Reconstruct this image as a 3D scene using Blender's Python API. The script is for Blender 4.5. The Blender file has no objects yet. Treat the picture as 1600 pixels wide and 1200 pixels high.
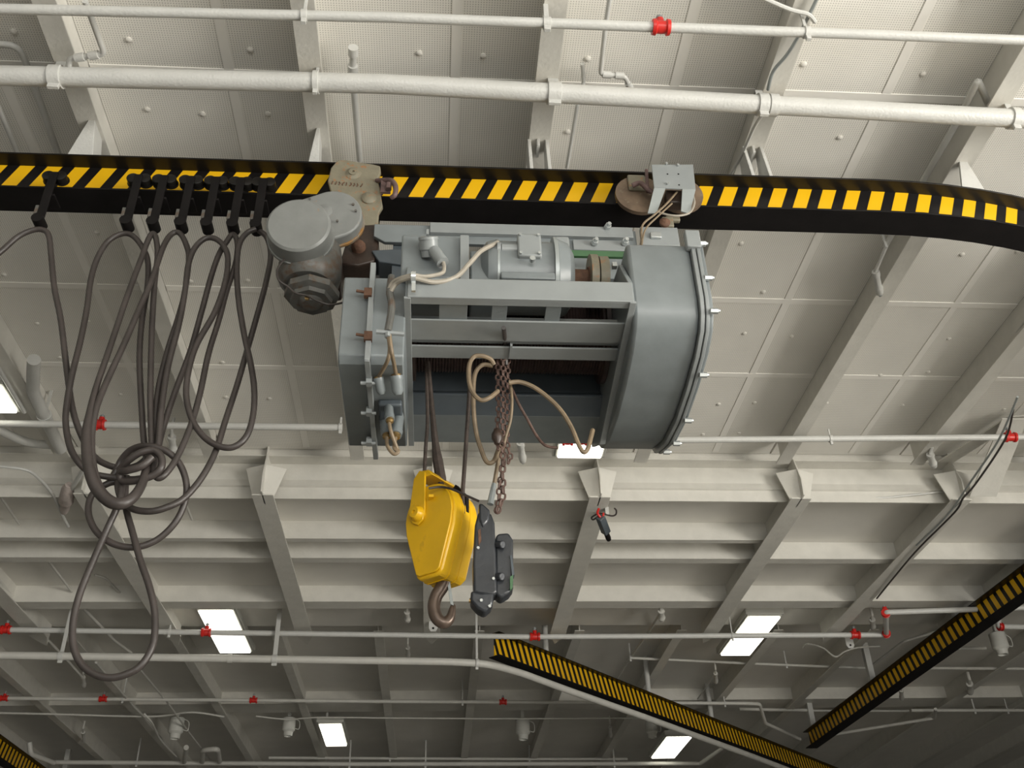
import bpy, bmesh, math, random
from mathutils import Vector, Matrix
random.seed(7)
SC = bpy.context.scene
COL = SC.collection
# ------------------------------------------------------------------ camera
CZ = 1.6                       # eye height above the hangar deck
F = 1555.0                     # focal length in pixels of the 1600 px wide frame
_ey = Vector((-130, 1040, F)).normalized()
_u = F*F/(130-1040*.015)
_ex = Vector((_u, _u*.015, F)); _ex = (_ex - _ex.dot(_ey)*_ey).normalized()
_ez = _ex.cross(_ey)
def ray(x, y):
    d = Vector((x-800, y-600, F)); return Vector((d.dot(_ex), d.dot(_ey), d.dot(_ez)))
def PZ(x, y, h):               # where a sight line meets the level h above the eye
    r = ray(x, y)*1.0; r *= h/r.z; return Vector((r.x, r.y, r.z+CZ))
def PY(x, y, Y):               # where a sight line meets the upright plane at distance Y
    r = ray(x, y)*1.0; r *= Y/r.y; return Vector((r.x, r.y, r.z+CZ))
cam_d = bpy.data.cameras.new('camera'); cam = bpy.data.objects.new('camera', cam_d); COL.objects.link(cam)
cam_d.sensor_fit = 'HORIZONTAL'; cam_d.sensor_width = 36; cam_d.lens = F*36/1600
cam_d.clip_start = .05; cam_d.clip_end = 200
# columns of the camera matrix: right, up, back, each in world axes
right = Vector((_ex.x, _ey.x, _ez.x)); down = Vector((_ex.y, _ey.y, _ez.y)); fwd = Vector((_ex.z, _ey.z, _ez.z))
cam.matrix_world = Matrix(((right.x, -down.x, -fwd.x, 0), (right.y, -down.y, -fwd.y, 0), (right.z, -down.z, -fwd.z, CZ), (0, 0, 0, 1)))
SC.camera = cam
# ------------------------------------------------------------------ world, daylight, exposure
w = bpy.data.worlds.new('world'); SC.world = w; w.use_nodes = True
w.node_tree.nodes['Background'].inputs[0].default_value = (.86, .93, 1, 1)
w.node_tree.nodes['Background'].inputs[1].default_value = 1.0
SC.view_settings.view_transform = 'Standard'; SC.view_settings.look = 'None'
SC.view_settings.gamma = 1; SC.view_settings.exposure = -0.25
def area(name, loc, rot, sx, sy, power, col):
    l = bpy.data.lights.new(name, 'AREA'); l.shape = 'RECTANGLE'; l.size = sx; l.size_y = sy; l.energy = power; l.color = col
    o = bpy.data.objects.new(name, l); o.location = loc; o.rotation_euler = rot; COL.objects.link(o); return o
R = math.radians
area('daylight_elevator_door', (11.7, -3.5, 2.1), (0, R(90+6), 0), 3.6, 11, 3000, (1, .955, .87))
area('daylight_aft_door', (3.5, -11.7, 2.3), (R(90+6), 0, 0), 11, 4.0, 1150, (1, .965, .89))
# ------------------------------------------------------------------ materials
M = {}
def mat(name, col, rough=.5, metal=0, var=.06, vscale=6, bump=0, bscale=60, col2=None, mixlo=.5, mixhi=.7, spec=.5, emit=None, estr=0):
    m = bpy.data.materials.new(name); m.use_nodes = True; nt = m.node_tree; N = nt.nodes; L = nt.links
    b = N['Principled BSDF']; b.inputs['Roughness'].default_value = rough; b.inputs['Metallic'].default_value = metal
    b.inputs['Specular IOR Level'].default_value = spec
    tc = N.new('ShaderNodeTexCoord'); nz = N.new('ShaderNodeTexNoise'); nz.inputs['Scale'].default_value = vscale; nz.inputs['Detail'].default_value = 5
    L.new(tc.outputs['Object'], nz.inputs['Vector'])
    mp = N.new('ShaderNodeMapRange'); mp.inputs[1].default_value = .3; mp.inputs[2].default_value = .7
    mp.inputs[3].default_value = 1-var; mp.inputs[4].default_value = 1+var; L.new(nz.outputs[0], mp.inputs[0])
    mx = N.new('ShaderNodeVectorMath'); mx.operation = 'SCALE'; mx.inputs[0].default_value = col; L.new(mp.outputs[0], mx.inputs['Scale'])
    out = mx.outputs[0]
    if col2:
        n2 = N.new('ShaderNodeTexNoise'); n2.inputs['Scale'].default_value = vscale*1.7; n2.inputs['Detail'].default_value = 8; n2.inputs['Roughness'].default_value = .65
        L.new(tc.outputs['Object'], n2.inputs['Vector'])
        r2 = N.new('ShaderNodeMapRange'); r2.inputs[1].default_value = mixlo; r2.inputs[2].default_value = mixhi; L.new(n2.outputs[0], r2.inputs[0])
        m2 = N.new('ShaderNodeMix'); m2.data_type = 'RGBA'; L.new(r2.outputs[0], m2.inputs[0]); L.new(out, m2.inputs[6]); m2.inputs[7].default_value = (*col2, 1)
        out = m2.outputs[2]
    L.new(out, b.inputs['Base Color'])
    if bump:
        n3 = N.new('ShaderNodeTexNoise'); n3.inputs['Scale'].default_value = bscale; n3.inputs['Detail'].default_value = 4; L.new(tc.outputs['Object'], n3.inputs['Vector'])
        bp = N.new('ShaderNodeBump'); bp.inputs['Strength'].default_value = bump; bp.inputs['Distance'].default_value = .01
        L.new(n3.outputs[0], bp.inputs['Height']); L.new(bp.outputs[0], b.inputs['Normal'])
    if emit:
        b.inputs['Emission Color'].default_value = (*emit, 1); b.inputs['Emission Strength'].default_value = estr
    M[name] = m; return m
mat('ceiling_paint', (.72, .70, .65), .55, bump=.15, bscale=9, var=.04, vscale=2)
mat('strip_paint', (.84, .82, .77), .45, bump=.1, bscale=9, var=.03, vscale=2)
mat('beam_paint', (.62, .605, .555), .5, bump=.25, bscale=30, var=.05)
mat('pipe_paint', (.54, .54, .515), .38, bump=.3, bscale=60, var=.04)
mat('far_pipe_paint', (.56, .55, .51), .45, bump=.1, bscale=40, var=.05)
mat('rail_black', (.008, .007, .006), .38, bump=.03, bscale=20, var=.2, spec=.25)
mat('matt_black', (.006, .005, .005), .6, spec=.2, bump=.1, bscale=30, var=.3)
mat('hoist_grey', (.178, .199, .205), .35, bump=.12, bscale=14, var=.08, vscale=7)
mat('hoist_light_grey', (.24, .258, .26), .33, bump=.12, bscale=14, var=.06, vscale=7)
mat('hoist_dark_grey', (.066, .08, .092), .42, bump=.1, bscale=14, var=.12)
mat('trolley_grey', (.185, .192, .185), .42, bump=.2, bscale=12, var=.08, vscale=10, col2=(.30, .17, .08), mixlo=.63, mixhi=.78)
mat('motor_grime', (.10, .10, .092), .45, bump=.2, bscale=20, var=.2, vscale=9, col2=(.09, .06, .04), mixlo=.48, mixhi=.62)
mat('cream_cast', (.20, .182, .13), .5, bump=.4, bscale=22, var=.1, vscale=14, col2=(.32, .13, .04), mixlo=.56, mixhi=.70)
mat('rust', (.11, .055, .032), .8, bump=.5, bscale=60, var=.3, vscale=20)
mat('wheel_brown', (.15, .105, .07), .55, bump=.3, bscale=22, var=.25, vscale=12, col2=(.26, .22, .16), mixlo=.58, mixhi=.7)
mat('rusty_flange', (.17, .15, .12), .5, bump=.2, bscale=20, var=.15, vscale=12, col2=(.26, .13, .03), mixlo=.42, mixhi=.58)
mat('rust_shackle', (.13, .08, .075), .6, bump=.4, bscale=40, var=.25, vscale=20)
mat('dark_grease', (.035, .022, .016), .4, bump=.3, bscale=30, var=.4, vscale=12)
mat('cable_rubber', (.046, .038, .035), .42, bump=.15, bscale=50, var=.3, vscale=5)
mat('wire_rope', (.055, .04, .032), .6, bump=.6, bscale=220, var=.3, vscale=30)
mat('chain_rust', (.095, .055, .043), .6, bump=.4, bscale=80, var=.35, vscale=30)
mat('tan_cord', (.20, .15, .095), .55, var=.2, vscale=20)
mat('pale_cord', (.33, .30, .25), .5, var=.1, vscale=20)
mat('block_yellow', (.72, .42, .010), .30, bump=.1, bscale=10, var=.08, vscale=6, col2=(.45, .24, .02), mixlo=.64, mixhi=.8)
mat('hook_steel', (.13, .095, .075), .32, metal=.5, bump=.2, bscale=18, var=.2, vscale=12)
mat('pendant_black', (.03, .033, .038), .28, bump=.25, bscale=30, var=.2)
mat('bolt_zinc', (.55, .58, .58), .25, metal=.7, var=.1)
mat('brass', (.34, .23, .10), .3, metal=.8, var=.15)
mat('red_paint', (.55, .02, .015), .35, var=.08)
mat('galvanised', (.34, .37, .37), .38, metal=.35, bump=.2, bscale=30, var=.1)
mat('drum_dark', (.04, .025, .022), .6, bump=.2, bscale=30, var=.3)
mat('rubber_red', (.35, .05, .04), .5)
mat('green_paint', (.055, .13, .06), .5)
mat('lens', (.9, .9, .85), .3, emit=(1, .97, .84), estr=5)
mat('fixture_grey', (.50, .50, .46), .45, var=.05)
mat('deck', (.38, .37, .35), .7, bump=.3, bscale=120, var=.15)
mat('wall_paint', (.38, .37, .34), .6, var=.05, vscale=1)
mat('speaker_paint', (.60, .60, .56), .45, var=.05)
mat('canvas_wrap', (.46, .40, .37), .8, bump=.5, bscale=40, var=.2, vscale=14)
# perforated ceiling sheet: rows of small holes 17.5 mm apart
def perforated():
    m = mat('perforated_sheet', (.82, .80, .745), .5, var=.03, vscale=2)
    nt = m.node_tree; N = nt.nodes; L = nt.links; b = N['Principled BSDF']
    base = b.inputs['Base Color'].links[0].from_socket
    g = N.new('ShaderNodeNewGeometry'); s = N.new('ShaderNodeVectorMath'); s.operation = 'SCALE'; s.inputs['Scale'].default_value = 1/.0175; L.new(g.outputs['Position'], s.inputs[0])
    fr = N.new('ShaderNodeVectorMath'); fr.operation = 'FRACTION'; L.new(s.outputs[0], fr.inputs[0])
    sb = N.new('ShaderNodeVectorMath'); sb.operation = 'SUBTRACT'; sb.inputs[1].default_value = (.5, .5, .5); L.new(fr.outputs[0], sb.inputs[0])
    ml = N.new('ShaderNodeVectorMath'); ml.operation = 'MULTIPLY'; ml.inputs[1].default_value = (1, 1, 0); L.new(sb.outputs[0], ml.inputs[0])
    ln = N.new('ShaderNodeVectorMath'); ln.operation = 'LENGTH'; L.new(ml.outputs[0], ln.inputs[0])
    mr = N.new('ShaderNodeMapRange'); mr.inputs[1].default_value = .20; mr.inputs[2].default_value = .30; mr.inputs[3].default_value = .62; mr.inputs[4].default_value = 0; L.new(ln.outputs['Value'], mr.inputs[0])
    mx = N.new('ShaderNodeMix'); mx.data_type = 'RGBA'; L.new(mr.outputs[0], mx.inputs[0]); L.new(base, mx.inputs[6]); mx.inputs[7].default_value = (.27, .26, .24, 1)
    L.new(mx.outputs[2], b.inputs['Base Color'])
perforated()
# warning stripes laid along the rail by its own uv: u along the rail, v up the web
def stripes(name, period, slant, duty):
    m = mat(name, (.007, .006, .006), .35, var=.2, spec=.3); nt = m.node_tree; N = nt.nodes; L = nt.links; b = N['Principled BSDF']
    base = b.inputs['Base Color'].links[0].from_socket
    uv = N.new('ShaderNodeUVMap'); sp = N.new('ShaderNodeSeparateXYZ'); L.new(uv.outputs[0], sp.inputs[0])
    a = N.new('ShaderNodeMath'); a.operation = 'MULTIPLY'; a.inputs[1].default_value = slant; L.new(sp.outputs['Y'], a.inputs[0])
    c = N.new('ShaderNodeMath'); c.operation = 'ADD'; L.new(sp.outputs['X'], c.inputs[0]); L.new(a.outputs[0], c.inputs[1])
    d = N.new('ShaderNodeMath'); d.operation = 'DIVIDE'; d.inputs[1].default_value = period; L.new(c.outputs[0], d.inputs[0])
    f = N.new('ShaderNodeMath'); f.operation = 'FRACT'; L.new(d.outputs[0], f.inputs[0])
    l = N.new('ShaderNodeMath'); l.operation = 'LESS_THAN'; l.inputs[1].default_value = duty; L.new(f.outputs[0], l.inputs[0])
    mx = N.new('ShaderNodeMix'); mx.data_type = 'RGBA'; L.new(l.outputs[0], mx.inputs[0]); L.new(base, mx.inputs[6]); mx.inputs[7].default_value = (.74, .42, .008, 1)
    L.new(mx.outputs[2], b.inputs['Base Color'])
stripes('stripes_forward', .1757, -.42, .55)
stripes('stripes_back', .14, .42, .5)
# ------------------------------------------------------------------ mesh helpers
class MB:
    def __init__(s): s.v = []; s.f = []; s.uv = {}
    def add(s, vs, fs):
        b = len(s.v); s.v += [Vector(v) for v in vs]; s.f += [tuple(i+b for i in f) for f in fs]; return s
    def box(s, a, b, rot=None, piv=None):
        x0, y0, z0 = (min(a[i], b[i]) for i in range(3)); x1, y1, z1 = (max(a[i], b[i]) for i in range(3))
        vs = [Vector(p) for p in ((x0,y0,z0),(x1,y0,z0),(x1,y1,z0),(x0,y1,z0),(x0,y0,z1),(x1,y0,z1),(x1,y1,z1),(x0,y1,z1))]
        if rot is not None:
            c = Vector(piv) if piv is not None else Vector(((x0+x1)/2, (y0+y1)/2, (z0+z1)/2)); vs = [c+rot@(v-c) for v in vs]
        return s.add(vs, [(0,3,2,1),(4,5,6,7),(0,1,5,4),(1,2,6,5),(2,3,7,6),(3,0,4,7)])
    def ring(s, c, ax, r, n, ref=None):
        ax = Vector(ax).normalized()
        if ref is None: ref = Vector((0,0,1)) if abs(ax.z) < .9 else Vector((1,0,0))
        a = ref.cross(ax).normalized(); b = ax.cross(a)
        return [Vector(c)+a*(r*math.cos(2*math.pi*i/n))+b*(r*math.sin(2*math.pi*i/n)) for i in range(n)]
    def lathe(s, c, ax, prof, n=24):            # prof: (distance along axis, radius)
        ax = Vector(ax).normalized(); c = Vector(c); vs = []; fs = []
        for (t, r) in prof: vs += s.ring(c+ax*t, ax, max(r, 1e-5), n)
        for k in range(len(prof)-1):
            for i in range(n):
                j = (i+1) % n; fs.append((k*n+i, k*n+j, (k+1)*n+j, (k+1)*n+i))
        fs.append(tuple(range(n-1, -1, -1))); m = (len(prof)-1)*n; fs.append(tuple(range(m, m+n)))
        return s.add(vs, fs)
    def cyl(s, p0, p1, r, r1=None, n=20):
        p0 = Vector(p0); p1 = Vector(p1); d = p1-p0
        return s.lathe(p0, d, [(0, r), (d.length, r if r1 is None else r1)], n)
    def prism(s, poly, ext):                    # 3d outline pushed along ext
        n = len(poly); ext = Vector(ext); vs = [Vector(p) for p in poly]+[Vector(p)+ext for p in poly]
        return s.add(vs, [tuple(range(n-1, -1, -1)), tuple(range(n, 2*n))]+[(i, (i+1) % n, n+(i+1) % n, n+i) for i in range(n)])
    def tube(s, pts, r, n=8, closed=False, smooth=0):
        pts = [Vector(p) for p in pts]
        if smooth: pts, rr = spline(pts, smooth, closed, r if isinstance(r, (list, tuple)) else None); r = rr if rr else r
        rs = r if isinstance(r, (list, tuple)) else [r]*len(pts)
        m = len(pts); vs = []; fs = []; prev = None
        for i, p in enumerate(pts):
            a = pts[(i-1) % m] if (i or closed) else p; b = pts[(i+1) % m] if (i < m-1 or closed) else p
            t = (b-a)
            t = t.normalized() if t.length > 1e-9 else Vector((0,0,1))
            if prev is None:
                ref = Vector((0,0,1)) if abs(t.z) < .9 else Vector((0,1,0)); x = ref.cross(t).normalized()
            else:
                x = prev-t*prev.dot(t)
                x = x.normalized() if x.length > 1e-6 else Vector((1,0,0))
            prev = x; y = t.cross(x)
            vs += [p+x*(rs[i]*math.cos(2*math.pi*k/n))+y*(rs[i]*math.sin(2*math.pi*k/n)) for k in range(n)]
        for i in range(m if closed else m-1):
            for k in range(n):
                q = (k+1) % n; j = (i+1) % m; fs.append((i*n+k, i*n+q, j*n+q, j*n+k))
        if not closed: fs.append(tuple(range(n-1, -1, -1))); fs.append(tuple(range((m-1)*n, m*n)))
        return s.add(vs, fs)
    def build(s, name, m, parent=None, bevel=0, angle=35, seg=2, **props):
        if not s.v: return None
        lo = Vector([min(v[i] for v in s.v) for i in range(3)]); hi = Vector([max(v[i] for v in s.v) for i in range(3)]); c = (lo+hi)/2
        me = bpy.data.meshes.new(name); me.from_pydata([v-c for v in s.v], [], s.f)
        bm = bmesh.new(); bm.from_mesh(me); bmesh.ops.recalc_face_normals(bm, faces=bm.faces); bm.to_mesh(me); bm.free()
        me.shade_smooth(); me.set_sharp_from_angle(angle=R(angle))
        ms = m if isinstance(m, (list, tuple)) else [m]
        for q in ms: me.materials.append(M[q])
        o = bpy.data.objects.new(name, me); COL.objects.link(o)
        pw = WORLD.get(parent.name, Vector()) if parent else Vector()
        o.parent = parent; o.location = c-pw; WORLD[o.name] = c
        if bevel:
            b = o.modifiers.new('bevel', 'BEVEL'); b.width = bevel; b.segments = seg; b.limit_method = 'ANGLE'; b.angle_limit = R(40)
        for k, v in props.items(): o[k] = v
        return o
WORLD = {}
def spline(pts, k, closed=False, rs=None):
    out = []; ro = []; m = len(pts)
    for i in range(m if closed else m-1):
        g = (lambda j: pts[j % m]) if closed else (lambda j: pts[min(max(j, 0), m-1)])
        p0, p1, p2, p3 = g(i-1), g(i), g(i+1), g(i+2)
        for q in range(k):
            t = q/k; out.append(.5*((2*p1)+(p2-p0)*t+(2*p0-5*p1+4*p2-p3)*t*t+(3*p1-p0-3*p2+p3)*t**3))
            if rs: ro.append(rs[i]*(1-t)+rs[(i+1) % m]*t)
    if not closed:
        out.append(pts[-1])
        if rs: ro.append(rs[-1])
    return out, ro
def thing(name, label, cat, loc, group=None):
    o = bpy.data.objects.new(name, None); COL.objects.link(o); o.empty_display_size = .1
    o.location = loc; WORLD[o.name] = Vector(loc); o['label'] = label; o['category'] = cat
    if group: o['group'] = group
    return o
def tag(o, label, cat, group=None, kind=None):
    o['label'] = label; o['category'] = cat
    if group: o['group'] = group
    if kind: o['kind'] = kind
    return o
def struct(o, label=None):
    o['kind'] = 'structure'
    if label: o['label'] = label
    return o
X, Y, Z = Vector((1,0,0)), Vector((0,1,0)), Vector((0,0,1))
def bolt(mb, p, ax, r=.014, h=.012, n=6): mb.cyl(p, Vector(p)+Vector(ax).normalized()*h, r, n=n)
# ------------------------------------------------------------------ setting: hangar shell
struct(MB().box((-16, -12, -.2), (16, 34, 0)).build('floor', 'deck'))
struct(MB().box((-16.2, -12, 0), (-16, 34, 8)).build('wall_left', 'wall_paint'))
struct(MB().box((-16, 34, 0), (16, 34.2, 8)).build('wall_far', 'wall_paint'))
wr = MB().box((12, 4.5, 0), (12.2, 9, 8)).box((12.2, 8.8, 0), (16.2, 9, 8)).box((16, 9, 0), (16.2, 34, 8)).box((12, -12, 5.8), (12.2, 4.5, 8)).box((12, -12, 0), (12.2, -9.5, 5.8))
struct(wr.build('wall_right', 'wall_paint'))
wn = MB().box((-12, -12.2, 5.8), (12, -12, 8)).box((-16, -12.2, 0), (-9.5, -12, 8)).box((9.5, -12.2, 0), (12, -12, 5.8))
struct(wn.build('wall_near', 'wall_paint'))
HP = 5.60; HB = 5.30; HD = 5.00; YG = 9.55; HG = 5.50
ceil = struct(MB().box((-16, -12, CZ+HP+.04), (16, 34, CZ+HP+.3)).build('ceiling', 'ceiling_paint'))
SP = 1.54
beamX = [.68+SP*k for k in range(-10, 11)]
beamX = [x+(.06 if x > 3.5 else 0) for x in beamX]
# perforated sheets between the near beams, with their cover strips
rows = [(-7.0, -2.4), (-2.4, 0), (0, 2.3), (2.3, 4.60), (4.60, 6.95), (6.95, 8.15), (8.15, 9.75)]
for i in range(len(beamX)-1):
    x0, x1 = beamX[i]+.012, beamX[i+1]-.012; xm = x0+.93
    if x1 < -7 or x0 > 8: continue
    for (y0, y1) in rows:
        MB().box((x0, y0+.004, CZ+HP), (x1, y1-.004, CZ+HP+.038)).build('perforated_panel', 'perforated_sheet', ceil)
    MB().box((xm-.035, -7, CZ+HP-.006), (xm+.035, 9.7, CZ+HP+.002)).build('cover_strip', 'strip_paint', ceil, bevel=.003)
for (y0, y1) in rows[2:-1]:
    s = MB()
    for i in range(len(beamX)-1):
        if beamX[i+1] < -7 or beamX[i] > 8: continue
        s.box((beamX[i]+.014, y1-.035, CZ+HP-.007), (beamX[i+1]-.014, y1+.035, CZ+HP+.001))
    s.build('cover_strip', 'strip_paint', ceil, bevel=.003)
st = MB()
for i in range(len(beamX)-1):
    for yy in [-.6+.62*k for k in range(17)]:
        for dx in (.28, .72, 1.12):
            if random.random() < .35: continue
            c = Vector((beamX[i]+dx+random.uniform(-.05, .05), yy+random.uniform(-.05, .05), CZ+HP))
            if c.x < -7 or c.x > 8: continue
            st.lathe(c, -Z, [(0, .02), (.008, .022), (.014, .012)], 8)
st.build('panel_studs', 'ceiling_paint', ceil)
def tee(x, y0, y1, hb, fw, name='beam', taper=0):
    z0 = CZ+hb; b = MB().box((x-.009, y0, z0+.012), (x+.009, y1, CZ+HP+.05))
    if taper:
        b.prism([(x-fw/2, y0, z0), (x+fw/2, y0, z0), (x+fw/2, y1-taper, z0), (x+.012, y1, z0), (x-.012, y1, z0), (x-fw/2, y1-taper, z0)], (0, 0, .014))
    else: b.box((x-fw/2, y0, z0), (x+fw/2, y1, z0+.014))
    return b.build(name, 'beam_paint', ceil, bevel=.003)
for x in beamX:
    if abs(x) < 11.9: tee(x, -7, YG-.1, HB, .15)
    tee(x, 14.75, 33.9, HB, .15, 'far_beam')
# transverse girder with its lower flange, and lighter stringers behind it
def cross_tee(y, hb, fw, x0=-16, x1=16, name='stringer', fb=0):
    b = MB().box((x0, y-.008, CZ+hb+.01), (x1, y+.008, CZ+HP+.05)).box((x0, y-.01-fb, CZ+hb), (x1, y-.01-fb+fw, CZ+hb+.014))
    return b.build(name, 'beam_paint', ceil, bevel=.003)
cross_tee(9.78, HG, .22, name='girder', fb=.04)
HQ = 5.30                                     # lower deck plating behind the girder
MB().box((-16, 9.93, CZ+HQ), (16, 14.5, CZ+HP+.06)).build('lower_plating', 'ceiling_paint', ceil)
MB().box((-16, 9.915, CZ+5.07), (16, 9.935, CZ+HP)).build('girder_web', 'beam_paint', ceil)
MB().prism([(-16, 9.92, CZ+5.205), (-16, 9.885, CZ+5.215), (-16, 9.92, CZ+5.315)], (32, 0, 0)).build('girder_angle', 'beam_paint', ceil)
cross_tee(10.95, 5.07, .10, -16, 4.06, name='stringer')
cross_tee(11.51, 5.07, .15, name='stringer')
cross_tee(12.95, 5.07, .26, name='stringer')
cross_tee(18.9, 5.42, .6, name='far_girder', fb=0)
deepX = [-7.43, -5.58, -3.73, -1.87, -.05, 1.79, 4.06, 5.92, 7.8]
for x in deepX:
    tee(x, YG+.15, 14.45, HD, .23, 'deep_beam', taper=.35)
    z0 = CZ+HD; zt = CZ+HG-.16
    g = MB()                                  # splayed plates under the girder and their centre stiffener
    for sx in (-1, 1):
        g.prism([(x, YG+.13, z0+.01), (x+sx*.115, YG+.20, z0+.01), (x+sx*.22, YG+.20, zt+.01), (x, YG+.10, zt+.01)], (0, .012, 0))
    g.prism([(x-.008, YG+.06, z0), (x-.008, YG+.04, z0+.20), (x-.008, YG+.15, CZ+HG+.002), (x-.008, YG+.36, CZ+HG+.002), (x-.008, YG+.36, z0)], (.016, 0, 0))
    g.build('gusset', 'beam_paint', ceil, bevel=.002)
# haunch and brace where the right hand frame meets the girder
def strip(px, name):
    q = [PZ(*p_) for p_ in px]; MB().prism(q, (0, 0, .016)).build(name, 'beam_paint', ceil, bevel=.002)
strip([(1515, 776, 5.0), (1557, 776, 5.0), (1606, 655, 5.42), (1566, 655, 5.42)], 'haunch_flange')
strip([(1466, 722, 5.47), (1490, 723, 5.47), (1606, 650, 5.46), (1575, 652, 5.46)], 'brace_flange')
# lifting lugs under the deep beams
for (px_, py_) in ((677, 973), (1327, 1000)):
    p = PZ(px_, py_, HD-.02); x = p.x; y = p.y; z = CZ+HD
    o = MB().prism([(x-.06, y, z+.1), (x-.06, y, z-.10), (x-.035, y, z-.145), (x+.035, y, z-.145), (x+.06, y, z-.10), (x+.06, y, z+.1)], (0, .015, 0)).build('lug_plate', 'pipe_paint', ceil)
    MB().cyl((x, y-.004, z-.1), (x, y+.02, z-.1), .016, n=12).build('lug_hole', 'matt_black', o)
# ------------------------------------------------------------------ crane rails
def rail(name, label, path, ztop, zbot, wd, smat, group=None, u0=0.0, mirror=1):
    """I-section rail swept along a plan path; the web carries the stripes"""
    pts = [Vector((p[0], p[1], 0)) for p in path]; n = len(pts); nor = []; us = [0]
    for i in range(n):
        a = pts[max(i-1, 0)]; b = pts[min(i+1, n-1)]; t = (b-a).normalized(); nor.append(Vector((t.y, -t.x, 0)))
        if i: us.append(us[-1]+(pts[i]-pts[i-1]).length)
    root = thing(name, label, 'crane rail', (pts[0].x, pts[0].y, zbot), group)
    def sweep(prof):
        mb = MB(); k = len(prof); vs = []; fs = []
        for i in range(n):
            for (o, z) in prof: vs.append(pts[i]+nor[i]*o+Vector((0, 0, z)))
        for i in range(n-1):
            for j in range(k):
                q = (j+1) % k; fs.append((i*k+j, i*k+q, (i+1)*k+q, (i+1)*k+j))
        fs += [tuple(range(k-1, -1, -1)), tuple(range((n-1)*k, n*k))]
        return mb.add(vs, fs)
    h = wd/2
    sweep([(-h, ztop-.012), (h, ztop-.012), (h, ztop), (-h, ztop)]).build('upper_flange', 'rail_black', root, bevel=.002)
    sweep([(-h, zbot), (h, zbot), (h, zbot+.013), (-h, zbot+.013)]).build('lower_flange', 'matt_black', root, bevel=.002)
    wb = sweep([(-.005, zbot+.012), (.005, zbot+.012), (.005, ztop-.01), (-.005, ztop-.01)])
    z_of = [v.z for v in wb.v]; uo = []
    for i in range(n): uo += [us[i]]*4
    o = wb.build('striped_web', smat, root)
    me = o.data; uv = me.uv_layers.new(name='UVMap'); c = WORLD[o.name]
    for lp in me.loops:
        vi = lp.vertex_index
        uv.data[lp.index].uv = (uo[vi]+u0, me.vertices[vi].co.z+c.z-zbot)
    return root
RT, RB, RY = CZ+4.95, CZ+4.64, 4.885
X0 = -7.5; XS = 3.0; RR = 4.95
_fa, _fb = PZ(1600, 943, 4.64), PZ(1323, 1137, 4.64)
_fd = (_fb-_fa).normalized(); _fo = Vector((-_fd.y, _fd.x, 0))*.112
_p0 = _fa+_fo-_fd*1.6; _p1 = _fb+_fo+_fd*1.5
path = [(X0, RY)]+[(XS+RR*math.sin(R(a)), RY+RR-RR*math.cos(R(a))) for a in range(0, 91, 3)]+[(_p0.x, _p0.y), (_p1.x, _p1.y)]
pp = PY(626, 311, RY)
u0 = (-(pp.x-X0)+.39*(pp.z-RB)) % .179
main_rail = rail('crane_rail', 'long black overhead rail with yellow stripes that carries the hoist and curves away right', path, RT, RB, .225, 'stripes_forward', 'crane rails', u0)
a = PZ(772, 1012, 4.75); b = PZ(1236, 1190, 4.75)
d = (b-a).normalized(); e = a+d*12
diag = rail('crane_rail', 'black and yellow striped crane rail running diagonally, starting below the yellow hook block', [(a.x, a.y), (b.x, b.y), (e.x, e.y)], CZ+4.97, CZ+4.62, .20, 'stripes_back', 'crane rails', 0)
LX = PZ(20, 1161, 4.95).x-.11
left_rail = rail('crane_rail', 'striped crane rail cut off by the bottom left corner of the photo', [(LX, 16), (LX, 30)], CZ+4.95, CZ+4.6, .22, 'stripes_forward', 'crane rails', 0)
def hanger(root, mb, label=None):
    o = mb.build('hanger', 'pipe_paint', root, bevel=.003)
zb = CZ+HB+.005
bxs = sorted(beamX, key=lambda v: abs(v))
def tri_plate(x, w_top, w_bot, y=RY):
    return MB().prism([(x-w_bot/2, y-.09, RT-.002), (x+w_bot/2, y-.09, RT-.002), (x+w_top*.5, y-.09, zb), (x-w_top*.2, y-.09, zb)], (0, .18, 0))
def two_bars(x, g=.13, lean=0):
    m = MB()
    for sx in (-g/2, g/2):
        m.prism([(x+sx-.012, RY-.10, RT-.002), (x+sx-.012+lean, RY-.05, zb), (x+sx-.012+lean, RY+.05, zb), (x+sx-.012, RY+.10, RT-.002)], (.024, 0, 0))
    m.box((x-.01, RY-.06, zb-.07), (x+.01, RY+.06, zb))
    return m
for x in beamX:
    if x < X0 or x > 3.2: continue
    if x < -1.5: hanger(main_rail, tri_plate(x+.02, .06, .17))
    elif x < 0: hanger(main_rail, tri_plate(x, .03, .07))
    else: hanger(main_rail, two_bars(x-.01, .125))
hanger(main_rail, MB().prism([(3.70, RY+.02, RT-.002), (3.92, RY+.05, RT-.002), (3.84, RY+.03, zb), (3.78, RY+.03, zb)], (0, .02, 0)))
for t in (0, .33, .66, .97):
    q = _p0.lerp(_p1, t); hanger(main_rail, MB().box((q.x-.05, q.y-.05, RT-.002), (q.x+.05, q.y+.05, CZ+HP+.04)))
for k in (1.25, 4.2, 6.4):
    p = a+d*k; hanger(diag, MB().cyl((p.x, p.y, CZ+4.965), (p.x, p.y, CZ+HP+.04), .045, n=12))
for yy in (18, 23):
    hanger(left_rail, MB().box((LX-.05, yy-.05, CZ+4.945), (LX+.05, yy+.05, CZ+HP+.04)))
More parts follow.
